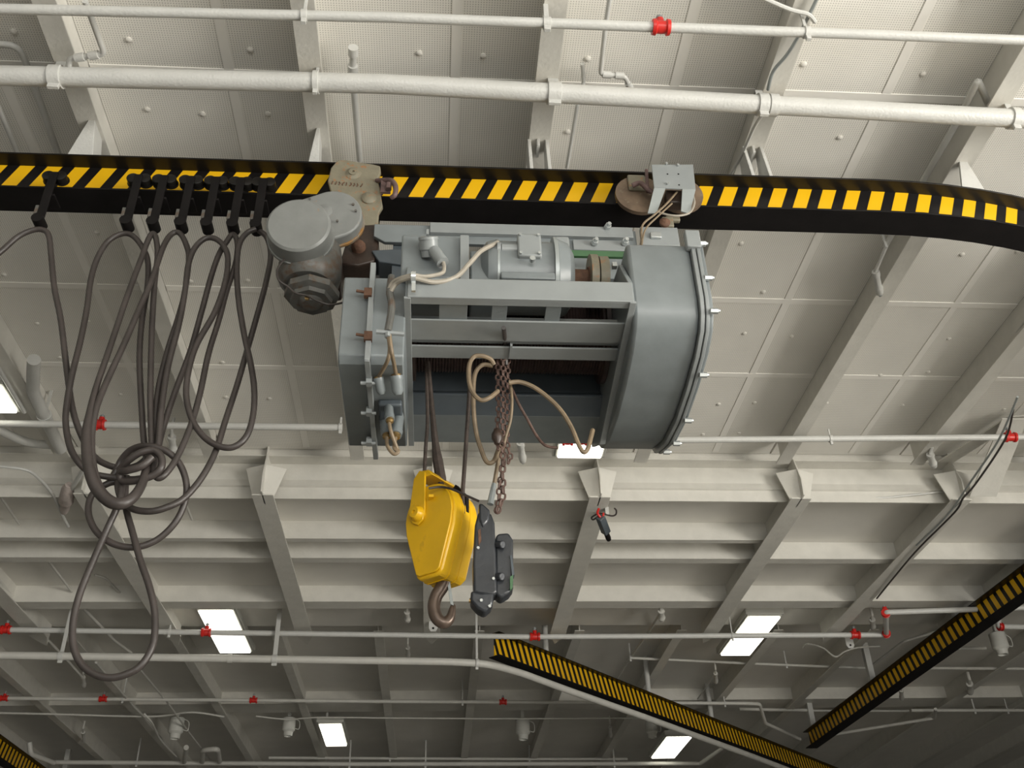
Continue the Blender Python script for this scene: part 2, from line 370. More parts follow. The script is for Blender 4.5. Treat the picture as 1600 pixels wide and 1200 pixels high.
# ------------------------------------------------------------------ pipes
def elbow_path(pts, rad=.05):
    out = [pts[0]]
    for i in range(1, len(pts)-1):
        p = pts[i]; u = (pts[i-1]-p); v = (pts[i+1]-p); r = min(rad, u.length*.45, v.length*.45); u.normalize(); v.normalize()
        for t in (0, .25, .5, .75, 1):
            out.append((p+u*r)*(1-t)**2+p*2*t*(1-t)+(p+v*r)*t*t)
    out.append(pts[-1]); return out
def pipe(name, label, px, r, m='pipe_paint', cat='pipe', elbow=.06, n=14, group=None, fittings=(), hangers=(), ext=0):
    pts = [PZ(*q) for q in px]
    if ext: pts[0] = pts[0]+(pts[0]-pts[1]).normalized()*ext; pts[-1] = pts[-1]+(pts[-1]-pts[-2]).normalized()*ext
    root = thing(name, label, cat, pts[0], group)
    MB().tube(elbow_path(pts, elbow) if len(pts) > 2 else pts, r, n).build('pipe_run' if cat == 'pipe' else 'line', m, root)
    def near(pxx):
        best = None
        for i in range(len(px)-1):
            for k in range(101):
                t = k/100; q = pts[i].lerp(pts[i+1], t); s = q-Vector((0, 0, CZ))
                c = Vector((s.dot(right), s.dot(down), s.dot(fwd))); dd = (c.x/c.z*F+800-pxx[0])**2+(c.y/c.z*F+600-pxx[1])**2
                if best is None or dd < best[0]: best = (dd, q, (pts[i+1]-pts[i]).normalized())
        return best[1], best[2]
    for f in fittings:
        kind, pxx = f[0], f[1]; p, t = near(pxx)
        if kind == 'red':
            k = f[2] if len(f) > 2 else 1
            o = MB().lathe(p-t*.06*k, t, [(0, r*1.05), (0, r*1.55), (.022*k, r*1.65), (.032*k, r*1.25), (.06*k, r*1.32), (.088*k, r*1.25), (.098*k, r*1.65), (.12*k, r*1.55), (.12*k, r*1.05)], 16)
            o.cyl(p, p+Vector((0, 0, 1))*(r*2.3), r*.8, n=12)
            c = o.build('coupling', 'red_paint', root, label='red pipe coupling')
            MB().lathe(p+Z*(r*2.3), Z, [(0, r*.45), (.02*k, r*.45), (.022*k, r*.7), (.03*k, r*.7), (.03*k, r*.3), (.045*k, r*.3)], 10).build('sprinkler_head', 'galvanised', c)
        elif kind == 'collar':
            k = 1.18 if r > .03 else 1.5; MB().lathe(p-t*.03, t, [(0, r*1.02), (0, r*k), (.06, r*k), (.06, r*1.02)], 16).build('collar', m, root)
    for q in hangers:                       # (pixel, height of the anchor, width)
        p, t = near(q[0]); ht = CZ+q[1]; wq = q[2] if len(q) > 2 else .02
        o = MB().lathe(p-t*(wq*.5+.008), t, [(0, r*1.02), (0, r*1.12+.004), (wq+.016, r*1.12+.004), (wq+.016, r*1.02)], 16)
        o.box(p+Vector((-wq/2, -.006, r*.9)), Vector((p.x+wq/2, p.y+.006, ht)))
        o.box(p+Vector((-wq/2-.005, -.012, -r*1.1-.035)), p+Vector((wq/2+.005, .012, -r)))
        o.build('strap_hanger', 'pipe_paint', root, bevel=.002)
    return root
P = 'ceiling pipes'
pipe('pipe', 'thin white pipe along the very top of the photo, with one red coupling', [(0, 14, 5.12), (600, 27, 5.12), (1600, 63, 5.12)], .031, fittings=[('red', (1030, 36), .9)], hangers=[((470, 24), HB, .02), ((857, 32), HB, .03), ((1262, 50), HB, .02)], ext=3, group=P)
pipe('pipe', 'thick white pipe with flaking paint running above the crane rail', [(0, 118, 5.16), (600, 131, 5.16), (1600, 186, 5.16)], .064, fittings=[('collar', (1205, 163))], hangers=[((83, 120), HB, .06), ((497, 130), HB, .02), ((857, 146), HB, .07), ((1196, 163), HB, .05), ((1590, 184), HB, .04)], ext=3, group=P)
pipe('pipe', 'white sprinkler pipe behind the hanging black cable loops', [(0, 662, 5.18), (532, 668, 5.18)], .035, fittings=[('red', (157, 663), .8)], hangers=[((530, 668), HB, .02)], group=P)
pipe('pipe', 'white sprinkler pipe running right from the bright lamp beside the hoist', [(872, 689, 5.18), (1600, 683, 5.18)], .033, fittings=[('red', (884, 688), .9), ('red', (906, 688), .9), ('red', (1580, 683), 1.0)], hangers=[((1301, 684), HB, .015)], group=P)
pipe('pipe', 'white sprinkler pipe crossing in front of the two largest ceiling lamps', [(0, 984, 4.9), (830, 995, 4.9), (1385, 992, 4.9), (1384, 957, 4.9), (1500, 953, 4.9)], .038, elbow=.04, fittings=[('red', (10, 984), 1.1), ('red', (319, 987), 1.1), ('red', (836, 994), 1.2), ('red', (1334, 992), 1.1), ('red', (1384, 990), .6), ('red', (1384, 958), .6)], hangers=[((262, 986), HD, .02), ((1145, 993), HP, .015)], group=P, ext=1)
pp1 = [(0, 1024, 4.5), (700, 1034, 4.5), (760, 1037, 4.5), (810, 1050, 4.5), (880, 1076, 4.5), (1000, 1118, 4.5), (1160, 1176, 4.5), (1330, 1240, 4.5)]
pipe('pipe', 'white pipe that bends to follow the diagonal striped rail', pp1, .052, 'far_pipe_paint', elbow=.3, fittings=[('collar', (362, 1030))], hangers=[((427, 1030), 5.3, .06), ((745, 1038), HP, .03), ((98, 1026), HP, .05)], group=P)
pipe('pipe', 'far thin sprinkler pipe with small red couplings by the far girder', [(0, 1091, 5.18), (600, 1096, 5.18), (1165, 1099, 5.18), (1187, 1100, 5.18), (1196, 1130, 5.0), (1250, 1155, 5.0)], .032, 'far_pipe_paint', fittings=[('red', (8, 1090), 1.1), ('red', (160, 1092), 1.1), ('red', (396, 1095), 1.1), ('red', (787, 1097), 1.1)], hangers=[((1135, 1099), HP, .02), ((725, 1096), HP, .02), ((193, 1092), HP, .02)], group=P)
pipe('pipe', 'thicker far pipe along the bottom edge of the photo, its right end rising', [(80, 1191, 5.1), (560, 1194, 5.1), (1095, 1193, 5.1), (1142, 1160, 5.1)], .045, 'far_pipe_paint', hangers=[((215, 1191), HP, .03), ((548, 1192), HP, .03), ((665, 1192), HP, .03), ((962, 1192), HP, .03)], group=P)
pipe('pipe', 'slim upper pipe at the bottom edge of the photo, under the single square lamp', [(420, 1184, 5.3), (800, 1186, 5.3), (980, 1186, 5.3)], .03, 'far_pipe_paint', hangers=[((611, 1184), HP, .03), ((828, 1185), HP, .03)], group=P)
pipe('pipe', 'short elbowed white pipe entering from the left edge above the thick pipe', [(-20, 69, 5.5), (28, 70, 5.5), (45, 108, 5.5), (56, 140, 5.5), (92, 244, 5.5)], .022, elbow=.08, group=P)
pipe('pipe', 'straight slanting pipe at the left edge, just above the rail stripes', [(-22, 120, 5.5), (30, 246, 5.5)], .018, group=P)
pipe('pipe', 'knobbly white pipe with elbow between the two top pipes, left', [(133, 2, 5.2), (163, 84, 5.2), (108, 92, 5.2), (107, 125, 5.2)], .018, elbow=.03, fittings=[('collar', (125, 90)), ('collar', (147, 86))], group=P)
pipe('pipe', 'capped white pipe dropping behind the thick pipe toward the cream trolley plate', [(552, 76, 5.48), (551, 120, 5.48), (562, 250, 5.52)], .023, fittings=[('collar', (551, 80)), ('collar', (551, 108))], group=P)
pipe('pipe', 'thin white pipe with a stepped elbow above the red coupling, top centre', [(954, -10, 5.45), (946, 40, 5.45), (938, 116, 5.45), (976, 119, 5.45), (986, 140, 5.45)], .016, elbow=.03, fittings=[('collar', (948, 118)), ('collar', (968, 119)), ('collar', (985, 134))], group=P)
pipe('pipe', 'short white pipe stub that continues as a thin rod down to the rail, centre', [(910, 100, 5.5), (912, 130, 5.5), (902, 165, 5.4), (886, 262, 5.35)], .014, elbow=.03, group=P)
pipe('pipe', 'forked white pipe at upper right slanting down behind the striped rail', [(1545, 164, 5.4), (1528, 126, 5.4), (1496, 190, 5.4), (1383, 385, 5.4)], .024, elbow=.02, group=P)
pipe('pipe', 'slim white pipe slanting from the right edge down to a spray nozzle', [(1612, 488, 5.4), (1530, 603, 5.4), (1462, 682, 5.4), (1453, 706, 5.35)], .014, group=P)
pipe('pipe', 'slim pipe parallel beside the pipe that feeds the right spray nozzle', [(1604, 520, 5.5), (1540, 604, 5.5), (1440, 700, 5.5)], .012, group=P)
pipe('pipe', 'fat white elbowed pipe at the left edge beside the lamp', [(53, 562, 5.3), (51, 612, 5.3), (95, 702, 5.3)], .06, elbow=.1, hangers=[((70, 650), HP, .03)], group=P)
pipe('pipe', 'bent white pipe at the left edge below the sprinkler pipe', [(-10, 668, 5.35), (40, 692, 5.35), (88, 696, 5.35)], .045, elbow=.12, group=P)
pipe('pipe', 'thin white pipe sloping along the left edge towards the first cable loop', [(-8, 566, 5.25), (38, 644, 5.25)], .02, group=P)
pipe('pipe', 'long thin pipe crossing under the diagonal rail to the far right rail', [(985, 1028, 5.35), (1200, 1038, 5.35), (1357, 1044, 5.35), (1412, 1002, 5.35), (1470, 985, 5.35)], .022, 'far_pipe_paint', elbow=.05, hangers=[((982, 1028), HP, .02), ((1228, 1040), HP, .02)], group=P)
pipe('pipe', 'thin pipe right of the far striped rail, level with the large speaker', [(1497, 1013, 5.35), (1540, 1013, 5.35)], .03, 'far_pipe_paint', group=P)
pipe('pipe', 'thin pipe crossing to the right edge below the large speaker', [(1453, 1044, 5.35), (1610, 1045, 5.35)], .025, 'far_pipe_paint', group=P, ext=.5)
pipe('pipe', 'thin pipe at lower right with three risers', [(1462, 1110, 5.2), (1610, 1110, 5.2)], .03, 'far_pipe_paint', hangers=[((1522, 1110), HP, .03), ((1575, 1110), HP, .02)], group=P, ext=.5)
pipe('pipe', 'slanting far pipe at lower right that ends in a valve ring', [(1300, 1148, 5.1), (1460, 1122, 5.1), (1462, 1108, 5.1)], .03, 'far_pipe_paint', group=P)
pipe('pipe', 'short white pipe with a red elbow at the right edge, by the rail', [(1560, 968, 5.1), (1560, 979, 5.0), (1612, 980, 5.0)], .04, fittings=[('red', (1563, 979), .5)], group=P)
pipe('pipe', 'far pipe bending down at the bottom left, beside the cut off striped rail', [(46, 1160, 5.2), (48, 1178, 5.0), (84, 1192, 5.0)], .05, 'far_pipe_paint', group=P)
pipe('pipe', 'S shaped far pipe above the bottom pipe, below the largest cable loop', [(288, 1190, 5.1), (291, 1168, 5.1)], .05, 'far_pipe_paint', group=P)
pipe('pipe', 'arched far pipe above the bottom pipe, left of centre', [(316, 1190, 5.1), (317, 1172, 5.1), (340, 1170, 5.1), (343, 1190, 5.1)], .05, 'far_pipe_paint', elbow=.12, group=P)
pipe('pipe', 'faint horizontal far pipe right of the diagonal rail', [(1155, 1108, 5.3), (1270, 1110, 5.3)], .03, 'far_pipe_paint', group=P)
pipe('pipe', 'faint horizontal pipe just behind the far right striped rail', [(1200, 1110, 5.4), (1420, 1111, 5.4)], .022, 'far_pipe_paint', group=P)
# slanting conduits on the ceiling at lower left
Q = 'slanting conduits at lower left'
for lab, pts_, r_, g_ in (
  ('pair of conduits running down along a far left beam towards the pipe clamp', [(-10, 895, 5.15), (60, 985, 5.15), (98, 1024, 5.15), (130, 1060, 5.15)], .02, Q),
  ('conduit seen inside the lowest cable loop, slanting to lower right', [(125, 945, 5.2), (178, 1000, 5.2), (205, 1020, 5.2)], .022, Q),
  ('white tube with frayed ties behind the left arm of the lowest cable loop', [(148, 898, 5.2), (165, 903, 5.2), (188, 927, 5.2)], .016, Q),
  ('long conduit slanting from below the cable loop to the bottom edge', [(218, 1045, 5.2), (262, 1098, 5.2), (292, 1140, 5.2), (330, 1190, 5.2)], .016, Q),
  ('second long conduit slanting under the lowest cable loop', [(150, 1035, 5.2), (210, 1105, 5.2), (235, 1130, 5.2), (275, 1185, 5.2)], .02, Q),
  ('short conduit stub hanging at the left below the double beam', [(77, 878, 5.2), (112, 924, 5.2)], .016, Q),
  ('thin conduit sloping at the far left under the wrapped nozzle', [(0, 775, 5.2), (30, 819, 5.2)], .014, Q),
  ('thin conduit behind the cable ring, left of the first gusset', [(288, 782, 5.2), (300, 812, 5.2)], .014, Q),
  ('conduit climbing from the sensor head to the long thin pipe', [(985, 1027, 5.4), (1015, 985, 5.3), (1032, 958, 5.2)], .02, Q),
  ('dark conduit running down below the diagonal rail start', [(965, 1060, 5.4), (984, 1030, 5.4)], .014, Q),
  ('thin conduit rising beside the small far nozzle right of the diagonal rail', [(1090, 1092, 5.4), (1118, 1052, 5.4)], .012, Q)):
    pipe('conduit', lab, pts_, r_, 'far_pipe_paint', cat='conduit', group=None)
# curved hose at left
def hosepx(name, label, px, r, m, cat, smooth=6, n=8, plane='z'):
    pts = [PZ(*q) if plane == 'z' else PY(*q) for q in px]
    o = MB().tube(pts, r, n, smooth=smooth).build(name, m); return tag(o, label, cat)
hosepx('hose', 'pale hose curving down under the canvas wrapped nozzle at left', [(-10, 728, 5.1), (35, 733, 5.1), (57, 744, 5.1), (82, 772, 5.08), (95, 800, 5.05), (107, 823, 5.03)], .016, 'pipe_paint', 'hose')
hosepx('electric_cable', 'black cable running down the right hand deep beam', [(1583, 640, 4.97), (1570, 687, 4.97), (1525, 755, 4.97), (1505, 778, 4.97), (1492, 800, 4.97), (1442, 850, 4.97), (1415, 880, 4.97), (1370, 935, 4.97)], .011, 'cable_rubber', 'cable')
hosepx('electric_cable', 'grey cable beside the black cable on the right hand deep beam', [(1590, 620, 4.96), (1560, 688, 4.96), (1515, 755, 4.96), (1480, 805, 4.96), (1432, 852, 4.96)], .011, 'galvanised', 'cable')
hosepx('electric_cable', 'grey cable pair draped over the beam at top right', [(1278, -5, 5.27), (1250, 52, 5.26), (1230, 85, 5.26), (1208, 112, 5.26), (1200, 140, 5.28)], .012, 'galvanised', 'cable')
hosepx('electric_cable', 'white cable crossing to the beam at the top right edge', [(1190, -4, 5.25), (1235, 15, 5.24), (1262, 22, 5.24), (1273, 34, 5.25)], .014, 'pipe_paint', 'cable')
hosepx('electric_cable', 'thin cable dropping from the thick pipe behind the rail, right of centre', [(1192, 178, 5.2), (1178, 200, 5.2), (1160, 240, 5.25), (1140, 275, 5.28)], .012, 'pipe_paint', 'cable')
hosepx('electric_cable', 'sagging white cable under the second gusset from the right', [(1278, 770, 5.2), (1330, 777, 5.15), (1375, 778, 5.13), (1430, 773, 5.15), (1475, 768, 5.2)], .012, 'pipe_paint', 'cable')
hosepx('electric_cable', 'clipped pale wire sagging along the far girder, left', [(-5, 1114, 5.2), (90, 1116, 5.2), (190, 1119, 5.2), (250, 1119, 5.2), (300, 1113, 5.2), (350, 1120, 5.2)], .018, 'far_pipe_paint', 'cable')
hosepx('electric_cable', 'clipped pale wire along the far girder, centre', [(400, 1119, 5.2), (450, 1124, 5.2), (500, 1121, 5.2), (620, 1122, 5.2), (800, 1123, 5.2), (1000, 1122, 5.2)], .014, 'far_pipe_paint', 'cable')
hosepx('electric_cable', 'dark wire hanging from the far girder to the bottom pipes', [(225, 1115, 5.1), (238, 1130, 5.0), (250, 1155, 5.0), (275, 1182, 5.0)], .018, 'far_pipe_paint', 'cable')
hosepx('electric_cable', 'looping white wire below the small globe lamp', [(1255, 1012, 5.2), (1262, 1006, 5.2), (1285, 1012, 5.18), (1305, 1026, 5.1), (1320, 1018, 5.15), (1340, 1012, 5.2), (1375, 1010, 5.2)], .014, 'far_pipe_paint', 'cable')
# spray nozzles
def nozzle(label, top, h0, mid, tip, r=.022, m='pipe_paint', wrap=False):
    a_, b_, c_ = PZ(top[0], top[1], h0), PZ(mid[0], mid[1], h0-.03), PZ(tip[0], tip[1], h0-.06)
    root = thing('spray_nozzle', label, 'nozzle', a_)
    MB().tube([a_+Z*(.14 if 'wrapp' not in label else .10), a_, b_], r*.55, 10).build('inlet', m, root)
    d_ = (c_-b_); L_ = d_.length
    if wrap: MB().lathe(b_-d_*.9, d_, [(0, r*.8), (L_*.3, r*1.5), (L_*1.1, r*1.7), (L_*1.25, r*1.2), (L_*1.7, r*1.1), (L_*1.9, r*.8)], 16).build('wrapped_barrel', 'canvas_wrap', root)
    else: MB().lathe(b_, d_, [(0, r*.7), (0, r*1.2), (L_*.15, r*1.3), (L_*.3, r), (L_*.7, r*1.1), (L_*.75, r*1.35), (L_, r*1.1)], 14).build('barrel', m, root)
    MB().lathe(c_, d_, [(0, r*.55), (L_*.12, r*.55)] if not wrap else [(L_*-.01, r*.78), (L_*.02, r*.75)], 10).build('tip', 'galvanised' if not wrap else 'matt_black', root)
nozzle('white spray nozzle pointing down below the right end of the striped rail', (1385, 385), 5.35, (1368, 424), (1375, 458), .026)
nozzle('white spray nozzle hanging from the girder at right, below the sprinkler pipe', (1456, 700), 5.3, (1453, 709), (1459, 728), .034)
nozzle('white spray nozzle just left of the hoist side panel, behind the trolley drive', (575, 396), 5.3, (573, 408), (571, 430), .030)
nozzle('white spray nozzle hanging under the hoist between chain and bright lamp', (812, 684), 5.3, (813, 692), (817, 720), .034)
nozzle('rough white nozzle behind the cables, right of the red coupling at left', (268, 672), 5.3, (268, 682), (271, 706), .034)
nozzle('nozzle wrapped in stained canvas, hanging at left behind the knotted cables', (132, 730), 5.1, (104, 778), (100, 800), .046, wrap=True)
for lab, q, s_ in (('small far nozzle below the lowest cable loop, left', (130, 1052), .03), ('tiny far nozzle at lower left under the far girder', (130, 1138), .03),
                   ('small far nozzle at the centre, left of the hook', (636, 950), .035), ('small far nozzle below the centre sprinkler pipe', (637, 1006), .03),
                   ('small far nozzle right of the diagonal rail, under the long thin pipe', (1118, 1046), .03), ('far nozzle at lower right beneath the large speaker', (1515, 1062), .05),
                   ('small nozzle beside the white risers, right of the globe lamp', (1363, 962), .035), ('small far nozzle at the lower right, left of the slanting pipe', (1408, 1072), .035),
                   ('small nozzle on the sensor arm above the diagonal rail', (1033, 948), .04), ('small far nozzle under the far girder, right of the square lamp', (953, 1130), .03)):
    nozzle(lab, q, 5.12 if q[1] < 985 else 5.3, (q[0], q[1]+6), (q[0]+1, q[1]+20), s_, 'far_pipe_paint')
# ------------------------------------------------------------------ ceiling lamps
def lamp(label, px, h, power, house=None, lay=0, ht=.10):
    """four pixel corners of the lens at level h; the housing reaches up to the ceiling"""
    c = [PZ(x, y, h) for x, y in px]; x0 = (c[0].x+c[3].x)/2; x1 = (c[1].x+c[2].x)/2; y0 = (c[0].y+c[1].y)/2; y1 = (c[2].y+c[3].y)/2
    y0, y1 = min(y0, y1), max(y0, y1); z = CZ+h
    root = thing('ceiling_lamp', label, 'lamp', ((x0+x1)/2, (y0+y1)/2, z), 'fluorescent ceiling lamps')
    MB().box((x0-.05, y0-.05, z+.02), (x1+.05, y1+.05, z+.02+ht)).build('housing', 'fixture_grey', root, bevel=.01)
    MB().box((x0-.02, y0-.02, z), (x1+.02, y1+.02, z+.025)).build('bezel', 'fixture_grey', root, bevel=.004)
    MB().box((x0, y0, z-.03), (x1, y1, z+.002)).build('lens', 'lens', root, bevel=.02, label='glowing lens')
    for q_ in ((x0+.12, y0+.22), (x1-.12, y1-.22)): MB().box((q_[0]-.02, q_[1]-.02, z+.1), (q_[0]+.02, q_[1]+.02, CZ+HP+.05)).build('mount', 'fixture_grey', root)
lamp('bright ceiling lamp at left of centre, crossed by the white sprinkler pipe', [(308, 953), (368, 953), (388, 1018), (345, 1018)], 5.2, 0)
lamp('bright ceiling lamp right of centre, left of the far black rail', [(1165, 963), (1212, 963), (1178, 1022), (1130, 1022)], 5.2, 0)
lamp('ceiling lamp directly behind the lower corner of the hoist, by two red couplings', [(876, 678), (948, 678), (940, 713), (872, 713)], 5.25, 0)
lamp('ceiling lamp cut off by the left edge of the photo', [(-60, 600), (8, 602), (22, 642), (-40, 642)], 5.25, 0)
lamp('small square far ceiling lamp at the bottom, left of centre', [(500, 1131), (534, 1131), (541, 1164), (508, 1164)], 5.2, 0)
lamp('small far ceiling lamp at the bottom, below the diagonal rail', [(1040, 1151), (1077, 1151), (1057, 1183), (1020, 1183)], 5.2, 0)
# globe lamp
g = PZ(1334, 962, 5.1); root = thing('globe_lamp', 'small white lamp box with a yellowish globe, above the right end of the sprinkler pipe', 'lamp', g)
MB().box(g+Vector((-.12, -.1, .06)), g+Vector((.12, .12, .28))).build('housing', 'pipe_paint', root, bevel=.01)
MB().box((g.x-.03, g.y, g.z+.26), (g.x+.03, g.y+.05, CZ+HP+.05)).build('mount', 'pipe_paint', root)
MB().lathe(g+Z*.07, -Z, [(0, .09), (.02, .10), (.07, .09), (.10, .05), (.11, .01)], 18).build('globe', 'canvas_wrap', root)
# speakers
def speaker(label, px, h, r):
    r *= .82; p = PZ(px[0], px[1], h); root = thing('speaker', label, 'speaker', p)
    MB().lathe(p+Z*r*1.5, -Z, [(0, r*.6), (r*.2, r), (r*2.0, r), (r*2.3, r*.72), (r*2.9, r*.66), (r*2.9, r*.55), (r*2.6, r*.5)], 24).build('body', 'speaker_paint', root)
    MB().box((p.x-.03, p.y-.03, p.z+r*1.4), (p.x+.03, p.y+.03, CZ+HP+.05)).build('mount', 'speaker_paint', root)
    MB().tube([p+Vector((r*.9, 0, r*1.2)), p+Vector((r*1.6, 0, r*.8)), p+Vector((r*1.6, 0, -r*.3)), p+Vector((r*.95, 0, -r*.2))], r*.06, 6, smooth=4).build('handle', 'speaker_paint', root)
speaker('large can shaped speaker beside the far black rail at right', (1562, 1006), 5.15, .155)
speaker('can shaped speaker at the bottom, right of the hook', (817, 1140), 5.2, .17)
speaker('can shaped speaker at the bottom, left of the lamp below the diagonal rail', (1018, 1140), 5.2, .14)
speaker('far can shaped speaker at the bottom, left of the square lamp', (451, 1136), 5.2, .15)
speaker('dim speaker below the far girder at left, among the hanging wires', (275, 1138), 5.2, .17)
# ------------------------------------------------------------------ hoist
HBZ = CZ+3.15                                  # underside of the hoist frame
def xz(x, y, Yp): p = PY(x, y, Yp); return p
hoist = thing('hoist', 'large grey electric wire rope hoist hanging under the striped rail', 'hoist', (.4, 4.65, HBZ))
xl, xr = -.165, .985
# frame: side plates, front channel, inner crossbars, straps, rear plate
for x0_, x1_, yb_, zb_ in ((xl-.012, xl+.012, 5.42, HBZ), (xr-.012, xr+.012, 5.12, CZ+3.0)):
    o = MB().prism([(x0_, 3.95, HBZ), (x0_, 3.95, HBZ+.13), (x0_, 4.12, HBZ+.40), (x0_, 5.40, HBZ+.62), (x0_, 5.42, HBZ), (x0_, yb_, zb_)], (.024, 0, 0)).build('side_plate', 'hoist_grey', hoist, bevel=.004)
    MB().prism([(x0_-.005, 3.945, HBZ-.006), (x0_-.005, yb_, zb_-.006), (x0_-.005, yb_, zb_+.008), (x0_-.005, 3.945, HBZ+.008)], (.034, 0, 0)).build('edge_flange', 'hoist_light_grey', o, bevel=.002)
MB().box((xl, 3.94, HBZ), (xr+.005, 3.955, HBZ+.128)).box((xl, 3.95, HBZ+.0), (xr, 4.0, HBZ+.012)).build('front_channel', 'hoist_light_grey', hoist, bevel=.004)
MB().box((xl, 4.13, HBZ+.0), (xr-.01, 4.31, HBZ+.012)).box((xl, 4.30, HBZ), (xr-.01, 4.312, HBZ+.16)).build('crossbar', 'hoist_light_grey', hoist, bevel=.003)
MB().box((xl, 4.34, HBZ+.03), (xr-.01, 4.37, HBZ+.10)).box((xl, 4.36, HBZ-.0), (xr-.01, 4.47, HBZ+.012)).build('crossbar', 'hoist_light_grey', hoist, bevel=.003)
for a_, b_ in ((686, 730), (768, 792), (852, 876)):
    p, q = PZ(a_, 490, 3.16), PZ(b_, 490, 3.16)
    MB().box((p.x, 3.955, HBZ+.012), (q.x, 4.14, HBZ+.024)).build('strap', 'hoist_grey', hoist, bevel=.002)
p = PZ(797, 552, 3.16); MB().box((p.x-.006, 4.33, HBZ-.01), (p.x+.006, 4.45, HBZ+.10)).build('web_rib', 'hoist_light_grey', hoist)
MB().box((xl, 5.06, HBZ), (xr-.01, 5.38, HBZ+.014)).build('rear_pan', 'hoist_grey', hoist, bevel=.003)
MB().prism([(xl, 4.92, HBZ+.055), (xl, 5.06, HBZ+.0), (xl, 5.07, HBZ+.012), (xl, 4.98, HBZ+.10), (xl, 4.98, HBZ+.62), (xl, 4.97, HBZ+.62), (xl, 4.965, HBZ+.11), (xl, 4.92, HBZ+.068)], (xr-.01-xl, 0, 0)).build('drum_guard', 'hoist_dark_grey', hoist, bevel=.003)
MB().box((xl, 4.75, HBZ+.62), (xr, 5.40, HBZ+.66)).build('top_cover', 'hoist_dark_grey', hoist)
MB().box((xl, 4.05, HBZ+.16), (xr, 4.07, HBZ+.20)).build('tie_bar', 'rust', hoist)
# grooved drum
prof = [(0, .30), (.02, .30), (.02, .245)]
for k in range(62):
    t = .03+k*.0172; prof += [(t, .236), (t+.0086, .247)]
prof += [(1.10, .245), (1.10, .30), (1.125, .30)]
MB().lathe((xl+.01, 4.70, HBZ+.36), X, prof, 36).build('rope_drum', 'drum_dark', hoist, angle=60)
# motor with bell ends, terminal box and conduit hubs
mc = PY(745, 430, 4.25); my, mz = 4.27, mc.z; mx0 = mc.x
mx1 = PY(896, 430, 4.25).x
Lm = mx1-mx0
mot = MB().lathe((mx0, my, mz), X, [(0, .10), (.02, .16), (.055, .20), (.10, .212), (.115, .212), (.12, .205), (Lm-.125, .205), (Lm-.12, .225), (Lm-.10, .225), (Lm-.095, .222), (Lm-.04, .20), (Lm-.01, .15), (Lm, .08)], 40).build('motor', 'hoist_grey', hoist, angle=25)
MB().lathe((mx0+Lm-.125, my, mz), X, [(0, .21), (0, .232), (.02, .232), (.02, .21)], 40).build('motor_flange', 'galvanised', mot)
MB().lathe((mx0+.105, my, mz), X, [(0, .20), (0, .214), (.012, .214), (.012, .20)], 40).build('motor_band', 'galvanised', mot)
MB().box((mx0+.12, my-.20, mz-.165), (mx1-.13, my-.12, mz-.12)).build('motor_foot', 'hoist_grey', mot, bevel=.006)
t0 = PY(808, 366, 4.05); t1 = PY(847, 402, 4.05)
tb = MB().box((t0.x, 4.04, t1.z), (t1.x, 4.22, t0.z)).build('terminal_box', 'hoist_light_grey', mot, bevel=.01)
bz = MB()
for bx_ in (t0.x+.015, t1.x-.015):
    for bz_ in (t0.z-.015, t1.z+.015): bolt(bz, (bx_, 4.04, bz_), -Y, .009, .012)
bz.cyl(((t0.x+t1.x)/2+.01, 4.04, t1.z-.035), ((t0.x+t1.x)/2+.01, 4.015, t1.z-.035), .016, n=8)
bz.build('box_bolts', 'bolt_zinc', tb)
MB().cyl((t0.x-.085, 4.09, (t0.z+t1.z)/2), (t0.x, 4.09, (t0.z+t1.z)/2), .034).lathe((t0.x-.11, 4.09, (t0.z+t1.z)/2), X, [(0, .03), (0, .042), (.02, .042), (.02, .03)], 14).build('conduit_hub', 'hoist_light_grey', mot)
MB().box((mx1-.12, my-.10, mz+.14), (mx1-.02, my+.02, mz+.235)).build('lifting_pad', 'hoist_light_grey', mot, bevel=.012)
# brake housing left of the motor
h0 = PY(629, 372, 4.12); h1 = PY(733, 442, 4.12)
bh = MB().prism([(h0.x, 4.05, h1.z-.03), (h0.x, 4.05, h0.z-.04), (h0.x, 4.10, h0.z), (h0.x, 4.5, h0.z+.02), (h0.x, 4.5, h1.z-.03)], (h1.x-h0.x-.04, 0, 0)).build('brake_housing', 'hoist_grey', hoist, bevel=.012, seg=3)
p = PY(719, 367, 4.02); q = PY(733, 442, 4.02)
MB().box((p.x, 4.02, q.z), (q.x, 4.03, p.z)).build('clamp_strap', 'hoist_light_grey', bh, bevel=.002)
MB().box((q.x+.01, 4.12, q.z+.02), (q.x+.14, 4.40, p.z-.02)).build('adapter', 'hoist_grey', bh, bevel=.01)
# capped knob with elbow hub
k0 = PY(669, 369, 3.97)
kn = MB().lathe(k0+Vector((0, -.0, 0)), Vector((.05, .45, -.5)), [(0, .035), (.004, .052), (.018, .054), (.018, .050), (.07, .05), (.075, .044), (.11, .042)], 20).build('cap_knob', 'hoist_light_grey', hoist)
e0 = PY(678, 392, 4.0); e1 = PY(692, 411, 3.98)
MB().tube([e0, e0.lerp(e1, .5), e1], .034, 12).build('elbow_hub', 'hoist_light_grey', kn)
MB().box(k0+Vector((-.01, -.022, -.004)), k0+Vector((.004, -.002, .03))).build('lug', 'hoist_light_grey', kn)
